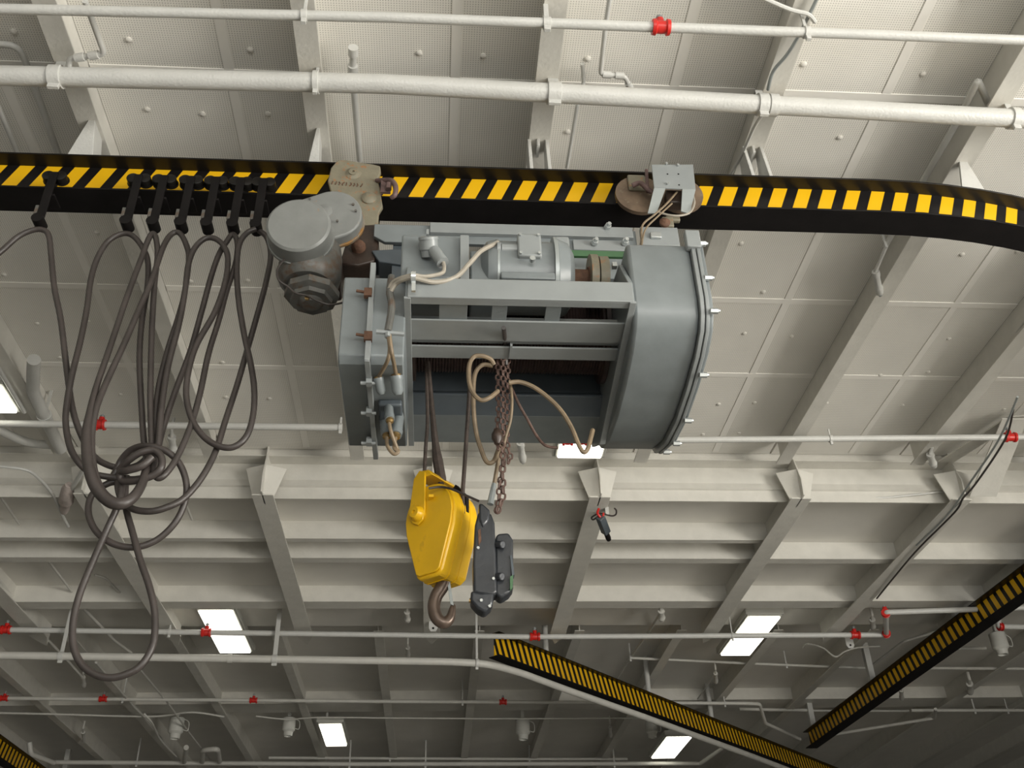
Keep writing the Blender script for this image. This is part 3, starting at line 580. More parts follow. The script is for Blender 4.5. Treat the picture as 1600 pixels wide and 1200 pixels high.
# brake wheel between motor and gearbox
cp = Vector((mx1, my, mz)); gx0 = PY(958, 430, 4.27).x
wl = gx0-mx1
MB().lathe(cp, X, [(0, .06), (wl*.35, .06), (wl*.35, .075), (wl*.5, .075)], 24).build('coupling_shaft', 'rust', hoist)
MB().lathe(cp+X*wl*.38, X, [(0, .10), (0, .145), (wl*.18, .145), (wl*.18, .10)], 32).lathe(cp+X*wl*.60, X, [(0, .08), (0, .135), (wl*.22, .135), (wl*.22, .08)], 32).build('brake_wheel', 'cream_cast', hoist)
MB().box((gx0-.03, my-.15, mz-.02), (gx0-.005, my-.12, mz+.01)).build('linkage_nut', 'bolt_zinc', hoist)
g0, g1 = PY(902, 391, 4.5), PY(990, 400, 4.5)
MB().box((g0.x-.1, 4.5, g1.z-.01), (g1.x, 4.52, g0.z)).build('green_backing', 'green_paint', hoist)
# gearbox: upright front, rounded belly sweeping up to the rear, split flange on the right
def gprof(gro=0.0):
    pts = []
    top = CZ+3.62+gro; fy = 4.0-gro
    base = [(fy+.03, top), (fy, top-.04), (fy, CZ+3.22), (4.02-gro, CZ+3.13), (4.08-gro, CZ+3.07-gro*.6), (4.2, CZ+3.02-gro), (4.45, CZ+2.975-gro), (4.75, CZ+2.955-gro), (5.05, CZ+2.985-gro), (5.3+gro*.6, CZ+3.07-gro*.8), (5.45+gro, CZ+3.22), (5.5+gro, CZ+3.4), (5.5+gro, top)]
    return base
gl = 1.0; gr = 1.345
gb = MB().prism([(gl, y_, z_) for y_, z_ in gprof()], (gr-gl, 0, 0)).build('gearbox', 'hoist_grey', hoist, bevel=.02, seg=3, angle=50)
for off, wth, gro in ((0, .024, .026), (.028, .020, .030)):
    MB().prism([(gr+off, y_, z_) for y_, z_ in gprof(gro)], (wth, 0, 0)).build('split_flange', 'hoist_light_grey', gb, bevel=.004, angle=50)
MB().prism([(gr+.045, y_, z_) for y_, z_ in gprof(.008)], (.03, 0, 0)).build('gear_cover', 'hoist_grey', gb, bevel=.008, angle=50)
bl = MB()
for (y_, z_) in ((3.975, 3.60), (3.975, 3.14), (4.32, 2.975), (4.72, 2.935), (5.02, 2.96), (5.27, 3.045), (3.975, 3.36)):
    bl = MB().cyl((gr+.045, y_, CZ+z_-.012), (gr+.085, y_, CZ+z_-.012), .016, n=6).cyl((gr+.08, y_, CZ+z_-.012), (gr+.096, y_, CZ+z_-.012), .009, n=8); bl.build('flange_bolt', 'bolt_zinc', gb)
MB().box((1.32, 3.955, CZ+3.55), (1.40, 4.0, CZ+3.67)).build('flange_ear', 'hoist_light_grey', gb, bevel=.006)
# left enclosure with edge strip, clamps and conduit hubs
ex0, ex1 = -.505, xl-.012
enc = MB().prism([(ex0, 4.10, CZ+2.90), (ex0, 4.10, CZ+3.40), (ex0, 4.16, CZ+3.44), (ex0, 5.0, CZ+3.44), (ex0, 5.0, CZ+2.90), (ex0, 4.95, CZ+2.87), (ex0, 4.14, CZ+2.87)], (ex1-ex0, 0, 0)).build('control_enclosure', 'hoist_grey', hoist, bevel=.008)
sx = PY(578, 500, 4.08).x
MB().box((sx-.014, 4.055, CZ+2.84), (sx+.014, 4.10, CZ+3.47)).box((sx-.014, 4.06, CZ+2.835), (sx+.014, 5.05, CZ+2.87)).build('seam_strip', 'hoist_light_grey', enc, bevel=.003)
cl_ = MB()
for yy in (457, 525): p = PY(572, yy, 4.05); cl_.cyl(p+Vector((-.05, 0, .01)), p+Vector((.03, 0, -.005)), .008, n=8).box(p+Vector((-.01, -.01, -.025)), p+Vector((.03, .02, .025)))
cl_.build('swing_clamps', 'rust', enc)
c2_ = MB()
for yy in (596, 643, 690): p = PZ(576, yy, 2.83); c2_.cyl(p+Vector((-.04, 0, -.01)), p+Vector((.04, 0, -.01)), .010, n=8).box(p+Vector((-.012, -.02, -.02)), p+Vector((.018, .02, .02)))
c2_.build('swing_clamps', 'hoist_light_grey', enc)
tb0, tb1 = PY(588, 518, 3.98), PY(632, 522, 3.98)
MB().tube([tb0, tb1], .012, 8).tube([PY(606, 521, 3.98), PY(606, 527, 3.98)], .016, 8).build('cable_bracket', 'hoist_light_grey', hoist)
def hub(a_, b_, Yp, r_):
    a_, b_ = PY(a_[0], a_[1], Yp), PY(b_[0], b_[1], Yp+.05); d_ = b_-a_; L_ = d_.length
    o = MB().lathe(a_, d_, [(0, r_*.9), (0, r_), (L_*.2, r_*1.02), (L_*.25, r_*.94), (L_*.8, r_*.9), (L_, r_*.55)], 16).build('conduit_hub', 'hoist_grey', enc)
    MB().lathe(a_-d_*.12, d_, [(0, r_*.4), (L_*.04, r_*.75), (L_*.12, r_*.8)], 12).build('gland', 'brass', o)
hub((591, 590), (597, 616), 4.22, .028); hub((619, 587), (622, 617), 4.20, .034)
hub((609, 656), (606, 622), 4.45, .026); hub((604, 680), (598, 640), 4.6, .030); hub((618, 680), (624, 645), 4.55, .034)
b_ = MB().box(PZ(592, 628, 2.87)+Vector((0, -.03, -.04)), PZ(630, 668, 2.87)+Vector((0, .03, .0))); b_.build('junction_block', 'hoist_dark_grey', enc, bevel=.01)
# wiring loops on the enclosure
MB().tube([PY(*q) for q in ((612, 432, 4.0), (609, 455, 3.99), (612, 480, 3.99), (606, 518, 3.98))], .019, 10, smooth=5).build('wire_bundle', 'motor_grime', hoist)
MB().tube([PY(*q) for q in ((606, 520, 3.98), (609, 545, 4.0), (605, 565, 4.05), (592, 588, 4.2))], .010, 8, smooth=6).tube([PY(*q) for q in ((608, 520, 3.98), (612, 550, 4.0), (616, 570, 4.1), (619, 586, 4.18))], .010, 8, smooth=6).build('branch_wires', 'tan_cord', hoist)
MB().tube([PY(*q) for q in ((608, 660, 4.45), (611, 675, 4.45), (620, 700, 4.5), (622, 706, 4.5), (615, 709, 4.5), (606, 698, 4.5), (604, 684, 4.55))], .010, 8, smooth=6).tube([PY(*q) for q in ((618, 684, 4.52), (616, 700, 4.5), (622, 705, 4.5))], .010, 8, smooth=6).build('branch_wires', 'tan_cord', hoist)
# cords from the clamp to knob and motor
hc = MB().tube([PY(*q) for q in ((606, 455, 3.99), (614, 441, 3.96), (628, 434, 3.92), (645, 430, 3.9), (665, 432, 3.92), (690, 427, 3.95), (694, 418, 3.97), (692, 409, 3.98))], .0105, 8, smooth=6)
hc.tube([PY(*q) for q in ((608, 460, 3.99), (618, 444, 3.96), (630, 437, 3.92), (646, 434, 3.9), (680, 441, 3.93), (712, 433, 3.95), (735, 410, 3.98), (752, 392, 4.02), (778, 379, 4.08))], .0125, 8, smooth=6)
hc.build('cords', 'pale_cord', hoist)
p = PY(646, 433, 3.9)
MB().lathe(p-X*.012, X, [(0, .026), (0, .032), (.024, .032), (.024, .026)], 14).box(p+Vector((-.008, -.005, -.09)), p+Vector((.012, .01, -.028))).build('cord_clamp', 'bolt_zinc', hoist)
# load bar under the rail
y0_ = 4.66
a_ = PY(590, 350, y0_); b_ = PY(995, 378, y0_)
lb = MB().prism([(a_.x-.02, y0_, a_.z), (a_.x-.02, y0_, a_.z-.10), (a_.x+.05, y0_, a_.z-.145), (b_.x, y0_, a_.z-.145), (b_.x, y0_, a_.z)], (0, .03, 0)).build('load_bar', 'hoist_grey', hoist, bevel=.004)
p = PY(672, 347, y0_-.03); q = PY(990, 371, y0_-.03)
MB().box((p.x, y0_-.03, q.z), (q.x, y0_, p.z)).build('doubler_plate', 'hoist_light_grey', lb, bevel=.003)
p = PY(895, 374, y0_-.02); q = PY(985, 392, y0_-.02)
MB().box((p.x, y0_-.02, q.z), (q.x, y0_+.0, p.z)).build('lower_plate', 'hoist_light_grey', lb, bevel=.003)
bb = MB()
for x_, y_ in ((948, 356), (928, 380), (975, 380)): bolt(bb, PY(x_, y_, y0_-.03)+Vector((0, 0, 0)), Vector((.25, -1, -.1)), .022, .028); bolt(bb, PY(x_, y_, y0_-.03)+Vector((.006, -.028, -.003)), Vector((.25, -1, -.1)), .014, .022)
bb.build('bar_bolts', 'bolt_zinc', lb)
p = PY(1000, 354, 4.62); q = PY(1063, 384, 4.62)
pl = MB().box((p.x, 4.62, q.z), (q.x, 4.66, p.z)).build('end_plate', 'hoist_light_grey', lb, bevel=.004)
MB().box(PY(1016, 362, 4.60), PY(1033, 374, 4.62)).build('end_bolt', 'bolt_zinc', pl, bevel=.004)
MB().box((b_.x-.6, 4.66, a_.z-.40), (1.32, 4.70, a_.z-.145)).build('hanger_web', 'hoist_grey', hoist)
MB().prism([(a_.x-.03, 4.68, a_.z-.20), (a_.x+.02, 4.68, a_.z-.29), (a_.x+.30, 4.68, a_.z-.33), (a_.x+.34, 4.68, a_.z-.16)], (0, .4, 0)).build('lower_trunnion', 'hoist_dark_grey', hoist, bevel=.006)
for q_ in (a_.x+.2, b_.x): MB().box((q_-.1, 4.70, HBZ+.5), (q_+.1, 4.95, a_.z-.10)).build('suspension_post', 'hoist_dark_grey', hoist)
bq = MB()
for x_ in (1020, 1036): p = PY(x_, 394, 4.45); bq.lathe(p-Y*.03, Y, [(0, .02), (.01, .034), (.05, .034), (.06, .02)], 12)
bq.build('terminals', 'brass', hoist)
# ------------------------------------------------------------------ cream trolley at the left end of the hoist, with rusty shackle
tr = thing('rail_trolley', 'cream cast trolley plate with rust stains on the rail behind the round grey motor drive', 'trolley', PY(552, 300, 4.72))
yc = 4.725
out = [(512, 282), (517, 262), (527, 250), (540, 249), (560, 253), (582, 256), (594, 259), (595, 268), (590, 280), (594, 298), (598, 322), (592, 332), (590, 356), (560, 352), (540, 330), (520, 310)]
tp = MB().prism([PY(x_, y_, yc) for x_, y_ in out], (0, .035, 0)).build('side_plate', 'cream_cast', tr, bevel=.008, seg=3)
MB().lathe(PY(552, 271, yc)+Y*.01, -Y, [(0, .058), (.012, .052), (.022, .03), (.03, .028), (.03, .01), (.02, .008)], 24).build('axle_boss', 'cream_cast', tp)
MB().lathe(PY(577, 310, yc)+Y*.01, -Y, [(0, .055), (.02, .05), (.03, .036), (.034, .01)], 24).build('axle_boss', 'cream_cast', tp)
rl = MB(); random.seed(3)
for k in range(9):                              # worn raised casting marks
    p = PY(520+k*5.6, 286+k*.5, yc)
    rl.tube([p+Vector((-.006, -.003, -.014)), p+Vector((random.uniform(-.006, .006), -.003, 0)), p+Vector((random.uniform(-.006, .008), -.003, .014))], .0032, 5)
rl.build('casting_marks', 'rust', tp)
MB().tube([PY(*q) for q in ((588, 282, 4.72), (600, 282, 4.69), (612, 283, 4.66), (618, 292, 4.64), (617, 304, 4.64), (611, 309, 4.66))], [.014, .018, .019, .018, .017, .014], 10, smooth=5).box(PY(596, 280, 4.70)+Vector((0, 0, -.03)), PY(610, 300, 4.68)).lathe(PY(607, 296, 4.66), Z, [(0, .02), (.05, .02)], 10).build('shackle', 'rust_shackle', tr)
MB().prism([PY(x_, y_, 4.70) for x_, y_ in ((548, 352), (590, 350), (592, 378), (586, 408), (560, 415), (530, 412), (540, 380))], (0, .16, 0)).build('lower_yoke', 'dark_grease', tr, bevel=.01)
MB().lathe(PY(560, 384, 4.68), Y, [(-.03, .02), (-.02, .035), (0, .045), (.05, .045)], 14).build('grease_nut', 'rust', tr)
for x_ in (535, 580):
    MB().lathe((PY(x_, 300, 4.76).x, 4.77, RB+.013+.055), Y, [(0, .055), (.06, .055), (.06, .065), (.075, .065)], 24).build('wheel', 'rust', tr)
# far half of the trolley on the other side of the rail
MB().box((PY(522, 300, yc).x, 5.03, RB-.10), (PY(590, 300, yc).x, 5.06, RT-.06)).build('rear_plate', 'cream_cast', tr)
# ------------------------------------------------------------------ tractor drive
dv = thing('trolley_drive', 'round grey motor drive with oval gear case hanging left of the hoist', 'motor drive', PY(490, 400, 4.45))
def oval(cx_, cy_, Yp, pts): return [PY(x_, y_, Yp) for x_, y_ in pts]
ov = []
c0 = PY(468, 352, 4.22); c1 = PY(522, 331, 4.30)
n_ax = Vector((0, 1, .12)).normalized()
# gear case: convex hull of two circles
u_ = Vector((1, 0, 0)); v_ = n_ax.cross(u_); v_ = -v_ if v_.z < 0 else v_
dd_ = PY(524, 331, 4.35)-PY(468, 352, 4.35); ang = math.atan2(dd_.dot(v_), dd_.dot(u_))
rA, rB = .165, .170
ca = PY(468, 350, 4.35); cb = PY(520, 334, 4.35)
poly = [ca+u_*(rA*math.cos(ang+t))+v_*(rA*math.sin(ang+t)) for t in [R(a_) for a_ in range(90, 271, 12)]]
poly += [cb+u_*(rB*math.cos(ang+t))+v_*(rB*math.sin(ang+t)) for t in [R(a_) for a_ in range(-90, 91, 12)]]
gc = MB().prism(poly, n_ax*.12).build('gear_case', 'trolley_grey', dv, bevel=.012, seg=3, angle=50)
MB().prism([p_+(p_-(ca+cb)/2).normalized()*.012+n_ax*.075 for p_ in poly], n_ax*.022).build('case_flange', 'rusty_flange', gc, bevel=.003, angle=50)
bb = MB()
for x_, y_ in ((527, 346), (552, 320), (556, 330), (484, 312)): bolt(bb, PY(x_, y_, 4.34), -n_ax, .008, .01)
bb.build('case_bolts', 'motor_grime', gc)
MB().lathe(PY(508, 330, 4.345), -n_ax, [(0, .045), (.006, .044), (.012, .03), (.013, .005)], 20).build('case_boss', 'trolley_grey', gc)
cc = PY(466, 350, 4.18)
MB().lathe(cc, n_ax, [(0, .02), (0, .165), (.012, .178), (.03, .180), (.12, .182), (.12, .19), (.14, .19), (.14, .15)], 44).build('round_cover', 'trolley_grey', dv, angle=40)
mt = PY(488, 392, 4.47)
mo = MB().lathe(mt+Z*.03, -Z, [(0, .14), (.02, .165), (.10, .178), (.20, .182), (.27, .17), (.30, .14)], 36).build('drive_motor', 'motor_grime', dv, angle=40)
hx = PY(487, 462, 4.47)
MB().lathe(hx+Z*.05, -Z, [(0, .13), (.02, .155), (.06, .155), (.075, .12), (.10, .115)], 8).build('motor_cap', 'motor_grime', mo)
MB().lathe(hx-Z*.0, -Z, [(0, .10), (.03, .095), (.07, .05)], 14).build('motor_base', 'motor_grime', mo)
bb = MB(); p = PY(480, 467, 4.33); bolt(bb, p, -Y, .014, .012); bb.build('cap_bolt', 'brass', mo)
MB().tube([PY(*q) for q in ((455, 398, 4.32), (442, 408, 4.3), (433, 422, 4.3), (436, 438, 4.3), (450, 448, 4.31), (462, 458, 4.31), (480, 462, 4.31), (495, 470, 4.31), (515, 476, 4.32), (536, 473, 4.36))], .006, 6, smooth=5).build('wire', 'cable_rubber', dv)
MB().box((cc.x+.05, 4.45, cc.z-.12), (PY(545, 350, 4.7).x, 4.72, cc.z+.05)).build('drive_shaft_housing', 'dark_grease', dv, bevel=.02)
# ------------------------------------------------------------------ right trolley with grey collector bracket
t2 = thing('rail_trolley', 'cream trolley with grey folded bracket box and wires, above the gearbox', 'trolley', PY(1050, 310, 4.7))
def wheelplate(x_, y_, r_, Yp=4.735):
    c_ = PY(x_, y_, Yp); return MB().lathe(c_, Y, [(0, r_*.8), (0, r_), (.03, r_), (.03, r_*.5)], 32)
wheelplate(1000, 303, .165).build('wheel_plate', 'wheel_brown', t2); wheelplate(1063, 303, .155).build('wheel_plate', 'wheel_brown', t2)
MB().box(PY(980, 272, 4.71), PY(1010, 300, 4.735)).box(PY(1040, 336, 4.70), PY(1062, 350, 4.735)).build('cast_block', 'cream_cast', t2, bevel=.01)
MB().tube([PY(*q) for q in ((988, 290, 4.68), (1000, 286, 4.66), (1010, 294, 4.64), (1018, 300, 4.66))], .017, 10, smooth=4).tube([PY(1010, 266, 4.68), PY(1012, 300, 4.66)], .012, 8).build('shackle', 'rust_shackle', t2)
MB().prism([PY(1018, 257, 4.56), PY(1083, 257, 4.56), PY(1087, 296, 4.56), PY(1022, 293, 4.56)], (0, .012, 0)).build('bracket_face', 'hoist_light_grey', t2, bevel=.002)
MB().prism([PY(1022, 293, 4.56), PY(1040, 294, 4.56), PY(1026, 333, 4.60), PY(1012, 333, 4.60)], (0, .01, 0)).build('bracket_leg', 'galvanised', t2, bevel=.002)
MB().prism([PY(1066, 295, 4.56), PY(1087, 296, 4.56), PY(1078, 334, 4.60), PY(1064, 330, 4.60)], (0, .01, 0)).build('bracket_leg', 'galvanised', t2, bevel=.002)
bb = MB()
for x_, y_ in ((1041, 257), (1059, 259), (1043, 288)): bolt(bb, PY(x_, y_, 4.56), -Y, .009, .014)
bb.build('bracket_bolts', 'bolt_zinc', t2)
bb = MB()
for x_, y_ in ((1043, 272), (1060, 272), (1061, 289)): bb.cyl(PY(x_, y_, 4.56)-Y*.001, PY(x_, y_, 4.56)+Y*.004, .006, n=8)
bb.build('bolt_holes', 'matt_black', t2)
MB().box(PY(1040, 296, 4.62), PY(1066, 330, 4.70)).build('contact_block', 'dark_grease', t2, bevel=.01)
MB().lathe(PY(1038, 350, 4.62), -Y, [(-.02, .01), (0, .032), (.02, .036), (.035, .02), (.04, .004)], 16).build('rust_plug', 'rust', t2)
MB().box(PY(1034, 338, 4.64), PY(1052, 360, 4.68)).build('lower_hanger', 'cream_cast', t2, bevel=.008)
MB().tube([PY(*q) for q in ((1058, 300, 4.6), (1040, 320, 4.57), (1022, 336, 4.56), (1004, 352, 4.55), (1002, 378, 4.5), (997, 400, 4.4), (995, 412, 4.3))], .007, 6, smooth=5).tube([PY(*q) for q in ((1050, 318, 4.58), (1028, 338, 4.56), (1010, 356, 4.55), (1004, 374, 4.5), (1001, 402, 4.3))], .006, 6, smooth=5).build('wires', 'tan_cord', t2)
MB().tube([PY(*q) for q in ((1083, 305, 4.6), (1085, 318, 4.58), (1078, 332, 4.57), (1062, 337, 4.56), (1045, 336, 4.56), (1030, 332, 4.57))], .007, 6, smooth=6).build('white_wire', 'pale_cord', t2)
# ------------------------------------------------------------------ hook block
hb_o = thing('hook_block', 'bright yellow hook block with a dark steel hook, hanging on wire ropes', 'hook block', PY(690, 820, 4.95))
th = R(40); na = Vector((-math.sin(th), -math.cos(th), 0)); aa = Vector((math.cos(th), -math.sin(th), 0)); bc = PY(690, 822, 4.95)
def L(a_, z_, n_=0): return bc+aa*a_+Z*z_+na*n_
outl = []
for k in range(0, 181, 12):
    t = R(k); outl.append((.175*math.cos(t), .02+.175*math.sin(t)*1.12))
outl = [(.165, -.06)]+outl+[(-.165, -.06), (-.085, -.315), (-.06, -.33), (.06, -.33), (.085, -.315)]
body = MB().prism([L(a_, z_, .10) for a_, z_ in outl], -na*.20).build('block_body', 'block_yellow', hb_o, bevel=.014, seg=3, angle=30)
o2 = [(a_*.93, z_*.95) for a_, z_ in outl]
for n_ in (.10, -.112): MB().prism([L(a_, z_, n_) for a_, z_ in o2], na*.012).build('cheek_plate', 'block_yellow', body, bevel=.005, angle=30)
for n_ in (.03, -.035):
    MB().prism([L(a_*1.012, z_*1.012, n_) for a_, z_ in outl], na*.006).build('seam', 'block_yellow', body, angle=30)
MB().box(L(.10, .12)+Vector((-.02, -.02, -.045)), L(.10, .12)+Vector((.02, .02, .03))).build('sheave', 'dark_grease', body)
sl = MB().prism([L(.174, .02, -.02), L(.174, .13, -.02), L(.10, .22, -.02), L(.08, .20, -.02), L(.14, .02, -.02)], na*.025); sl.build('rope_slot', 'matt_black', body)
# ear straps, yoke, pin
MB().prism([L(-.10, .00, .115), L(-.13, .05, .115), L(-.10, .27, .115), L(-.06, .31, .115), L(-.02, .29, .115), L(-.015, .06, .115), L(-.03, .0, .115), L(-.065, -.02, .115)], na*.012).build('ear_strap', 'block_yellow', hb_o, bevel=.003)
MB().prism([L(-.09, .27, .12), L(-.05, .31, .12), L(.0, .30, .12), (L(.03, .26, .12))], -na*.22).build('yoke', 'block_yellow', hb_o, bevel=.006)
MB().lathe(L(-.065, .045, .10), na, [(0, .045), (.03, .045), (.05, .036), (.06, .03), (.06, .012), (.05, .01)], 20).build('pin', 'block_yellow', hb_o)
MB().box(L(.0, .11, .112), L(.05, .125, .13)).build('keeper', 'block_yellow', hb_o)
hk = MB().tube([PY(*q) for q in ((697, 892, 4.95), (696, 905, 4.95), (690, 918, 4.95), (681, 933, 4.95), (678, 950, 4.95), (683, 966, 4.95), (694, 973, 4.95), (703, 966, 4.95), (707, 952, 4.95), (708, 945, 4.95))], [.034, .034, .036, .034, .034, .034, .032, .026, .018, .012], 14, smooth=6).build('hook', 'hook_steel', hb_o)
MB().lathe(PY(697, 893, 4.95), -Z, [(0, .055), (.02, .055), (.03, .04)], 20).build('swivel_nut', 'hook_steel', hk)
MB().prism([PY(698, 903, 4.93), PY(703, 908, 4.93), PY(709, 946, 4.93), PY(704, 944, 4.93)], (0, .02, 0)).build('latch', 'galvanised', hk)
def rope(label, px_, r_, m='wire_rope', name='wire_rope', cat='rope', sm=4, n=8, group=None):
    o = MB().tube([PY(*q) for q in px_], r_, n, smooth=sm).build(name, m); return tag(o, label, cat, group)
rope('leftmost thin wire rope from the hoist drum to the yellow block', [(666, 545, 4.66), (667, 600, 4.72), (668, 660, 4.80), (665, 700, 4.88), (662, 770, 4.98)], .0105)
rope('wire rope that thickens into a dark socket at the top of the yellow block', [(667, 545, 4.66), (672, 600, 4.72), (676, 650, 4.84), (680, 690, 4.93), (684, 720, 4.94), (689, 748, 4.95), (692, 756, 4.95)], [.011, .012, .016, .02, .030, .030, .02])
rope('right wire rope entering the slot of the yellow block', [(736, 545, 4.64), (733, 620, 4.70), (729, 680, 4.76), (725, 740, 4.82), (723, 772, 4.84), (724, 803, 4.83)], .0115)
rope('thin black line tying the yellow block to the black control pendant', [(670, 763, 4.78), (690, 761, 4.78), (708, 765, 4.74), (730, 775, 4.7), (748, 783, 4.68)], .007, 'cable_rubber', 'tie_line', 'rope')
# ------------------------------------------------------------------ pendant
Yp = 4.70
pen = thing('control_pendant', 'black control pendant hanging right of the yellow hook block', 'control pendant', PY(765, 870, Yp))
bd = MB().prism([PY(x_, y_, Yp) for x_, y_ in ((747, 800), (757, 796), (768, 803), (773, 816), (775, 870), (777, 925), (770, 930), (740, 925), (739, 880), (742, 820))], (0, .11, 0)).build('pendant_body', 'pendant_black', pen, bevel=.012, seg=3)
MB().prism([PY(x_, y_, Yp-.01) for x_, y_ in ((748, 786), (754, 786), (766, 797), (764, 812), (754, 824), (749, 812))], (0, .10, 0)).build('pendant_neck', 'pendant_black', pen, bevel=.01)
MB().prism([PY(x_, y_, Yp) for x_, y_ in ((736, 922), (752, 926), (772, 925), (770, 945), (757, 956), (746, 950), (735, 938))], (0, .10, 0)).build('pendant_foot', 'pendant_black', pen, bevel=.012)
MB().prism([PY(x_, y_, Yp+.02) for x_, y_ in ((774, 838), (779, 833), (795, 832), (802, 843), (802, 918), (796, 926), (783, 934), (774, 928))], (0, .10, 0)).build('switch_housing', 'pendant_black', pen, bevel=.014, seg=3)
for x_, y_ in ((782, 851), (781, 901)):
    MB().cyl(PY(x_-5, y_, Yp+.02), PY(x_+4, y_, Yp-.01), .020, n=14).build('push_button', 'pendant_black', pen, bevel=.004)
MB().prism([PY(x_, y_, Yp+.01) for x_, y_ in ((797, 868), (800, 867), (804, 898), (800, 899))], (0, .05, 0)).build('latch_plate', 'hoist_dark_grey', pen)
MB().prism([PY(x_, y_, Yp+.0) for x_, y_ in ((797, 901), (802, 898), (801, 918), (797, 921))], (0, .02, 0)).build('tag_plate', 'green_paint', pen)
bb = MB()
for x_, y_ in ((747, 857), (771, 905), (752, 939), (765, 948)): bolt(bb, PY(x_, y_, Yp), -Y, .008, .012)
bb.build('screws', 'bolt_zinc', pen)
MB().cyl(PY(733, 938, Yp+.04), PY(738, 939, Yp+.04), .012, n=10).build('side_plug', 'brass', pen)
MB().prism([PY(x_, y_, Yp-.008) for x_, y_ in ((747, 828), (751, 826), (752, 845), (748, 852))], (0, .012, 0)).build('name_strip', 'rust', pen)
rope('silver strain grip on the tan cord above the black pendant', [(766, 788, 4.66), (769, 772, 4.66), (772, 756, 4.67)], [.018, .016, .012], 'galvanised', 'strain_grip', 'cable grip')
rope('tan control cord knotted in a loop beneath the crossbar and dropping to the pendant', [(772, 570, 4.42), (766, 561, 4.40), (752, 556, 4.38), (740, 558, 4.38), (733, 572, 4.38), (733, 596, 4.38), (739, 614, 4.38), (751, 625, 4.38), (764, 622, 4.38), (778, 611, 4.42)], .0125, 'tan_cord', 'electric_cable', 'cable', 6)
rope('tan control cord hanging left of the chains, curling back up to the pendant grip', [(770, 572, 4.5), (755, 570, 4.5), (744, 580, 4.5), (740, 600, 4.5), (740, 640, 4.52), (744, 675, 4.55), (751, 700, 4.58), (760, 721, 4.6), (770, 722, 4.6), (777, 708, 4.62), (781, 690, 4.63)], .0125, 'tan_cord', 'electric_cable', 'cable', 6)
rope('tan cord running straight down from the chains to the silver grip', [(781, 690, 4.64), (779, 715, 4.65), (775, 740, 4.66), (772, 757, 4.67)], .011, 'tan_cord', 'electric_cable', 'cable', 4)
rope('tan cord arching right from the chains and looping in front of the bright lamp', [(795, 598, 4.4), (812, 597, 4.4), (832, 604, 4.4), (855, 620, 4.4), (877, 642, 4.4), (893, 668, 4.4), (903, 692, 4.4), (911, 706, 4.4), (918, 702, 4.4), (923, 684, 4.42), (926, 672, 4.45)], .0125, 'tan_cord', 'electric_cable', 'cable', 6)
rope('thin rusty brown cord sagging right from the chains toward the bright lamp', [(799, 606, 4.5), (810, 630, 4.5), (824, 655, 4.55), (838, 680, 4.6), (852, 696, 4.6), (872, 700, 4.6)], .008, 'chain_rust', 'electric_cable', 'cable', 6)
rope('tan cord woven through the hanging chains', [(797, 595, 4.45), (800, 625, 4.45), (798, 655, 4.47), (791, 680, 4.5), (786, 700, 4.52), (782, 712, 4.55)], .008, 'tan_cord', 'electric_cable', 'cable', 6)
rope('black cord coming down over the crossbars above the chains', [(787, 512, 4.12), (789, 530, 4.30), (790, 548, 4.45), (791, 570, 4.5)], .012, 'cable_rubber', 'electric_cable', 'cable', 4)
# chains, link by link
def chain(label, px_, pitch=.034, r=.0052, w=.012):
    pts = [PY(*q) for q in px_]; pts, _ = spline(pts, 10); d_ = [0]
    for i in range(1, len(pts)): d_.append(d_[-1]+(pts[i]-pts[i-1]).length)
    def at(s_):
        for i in range(1, len(pts)):
            if d_[i] >= s_: t = (s_-d_[i-1])/max(d_[i]-d_[i-1], 1e-9); return pts[i-1].lerp(pts[i], t)
        return pts[-1]
    mb = MB(); s_ = 0; k = 0
    while s_ < d_[-1]:
        a_ = at(max(s_-.3*pitch, 0)); b_ = at(min(s_+1.3*pitch, d_[-1])); t = (b_-a_)
        if t.length < 1e-6: break
        t.normalize(); c_ = at(s_+pitch*.5); ref = X if k % 2 else (Y*.8+X*.3)
        sd = (ref-t*ref.dot(t)).normalized(); h_ = pitch*.5
        lp = []
        for q in range(12):
            an = 2*math.pi*q/12; lp.append(c_+sd*(w*math.cos(an))+t*(h_*.35*(1 if math.sin(an) > .1 else -1 if math.sin(an) < -.1 else 0)+h_*.65*math.sin(an)))
        mb.tube(lp, r, 6, closed=True); s_ += pitch; k += 1
    o = mb.build('chain', 'chain_rust'); tag(o, label, 'chain', None)
chain('left rusty hoist chain hanging from the crossbars', [(778, 562, 4.5), (778, 600, 4.5), (779, 640, 4.5), (776, 680, 4.5), (778, 702, 4.5)])
chain('middle rusty hoist chain, hanging between two others', [(786, 548, 4.47), (786, 600, 4.47), (786, 650, 4.47), (784, 690, 4.48), (786, 716, 4.48)])
chain('right rusty hoist chain with a loose ring end', [(794, 552, 4.52), (793, 600, 4.52), (792, 650, 4.52), (792, 690, 4.52), (797, 712, 4.52), (795, 720, 4.52)])
chain('long rusty chain that reaches down to the black pendant', [(788, 676, 4.55), (786, 710, 4.56), (785, 742, 4.58), (786, 768, 4.6), (783, 785, 4.6), (776, 800, 4.62)], .038, .006, .014)
chain('doubled back rusty chain beside the long chain', [(789, 720, 4.6), (781, 755, 4.6), (779, 785, 4.6), (776, 798, 4.6)])
MB_k = MB().lathe(PY(777, 678, 4.46), -Z, [(-.03, .012), (0, .03), (.03, .03), (.06, .012)], 12).build('chain_stop', 'dark_grease'); tag(MB_k, 'dark lump shaped chain stop on the left hanging chain', 'chain stop')
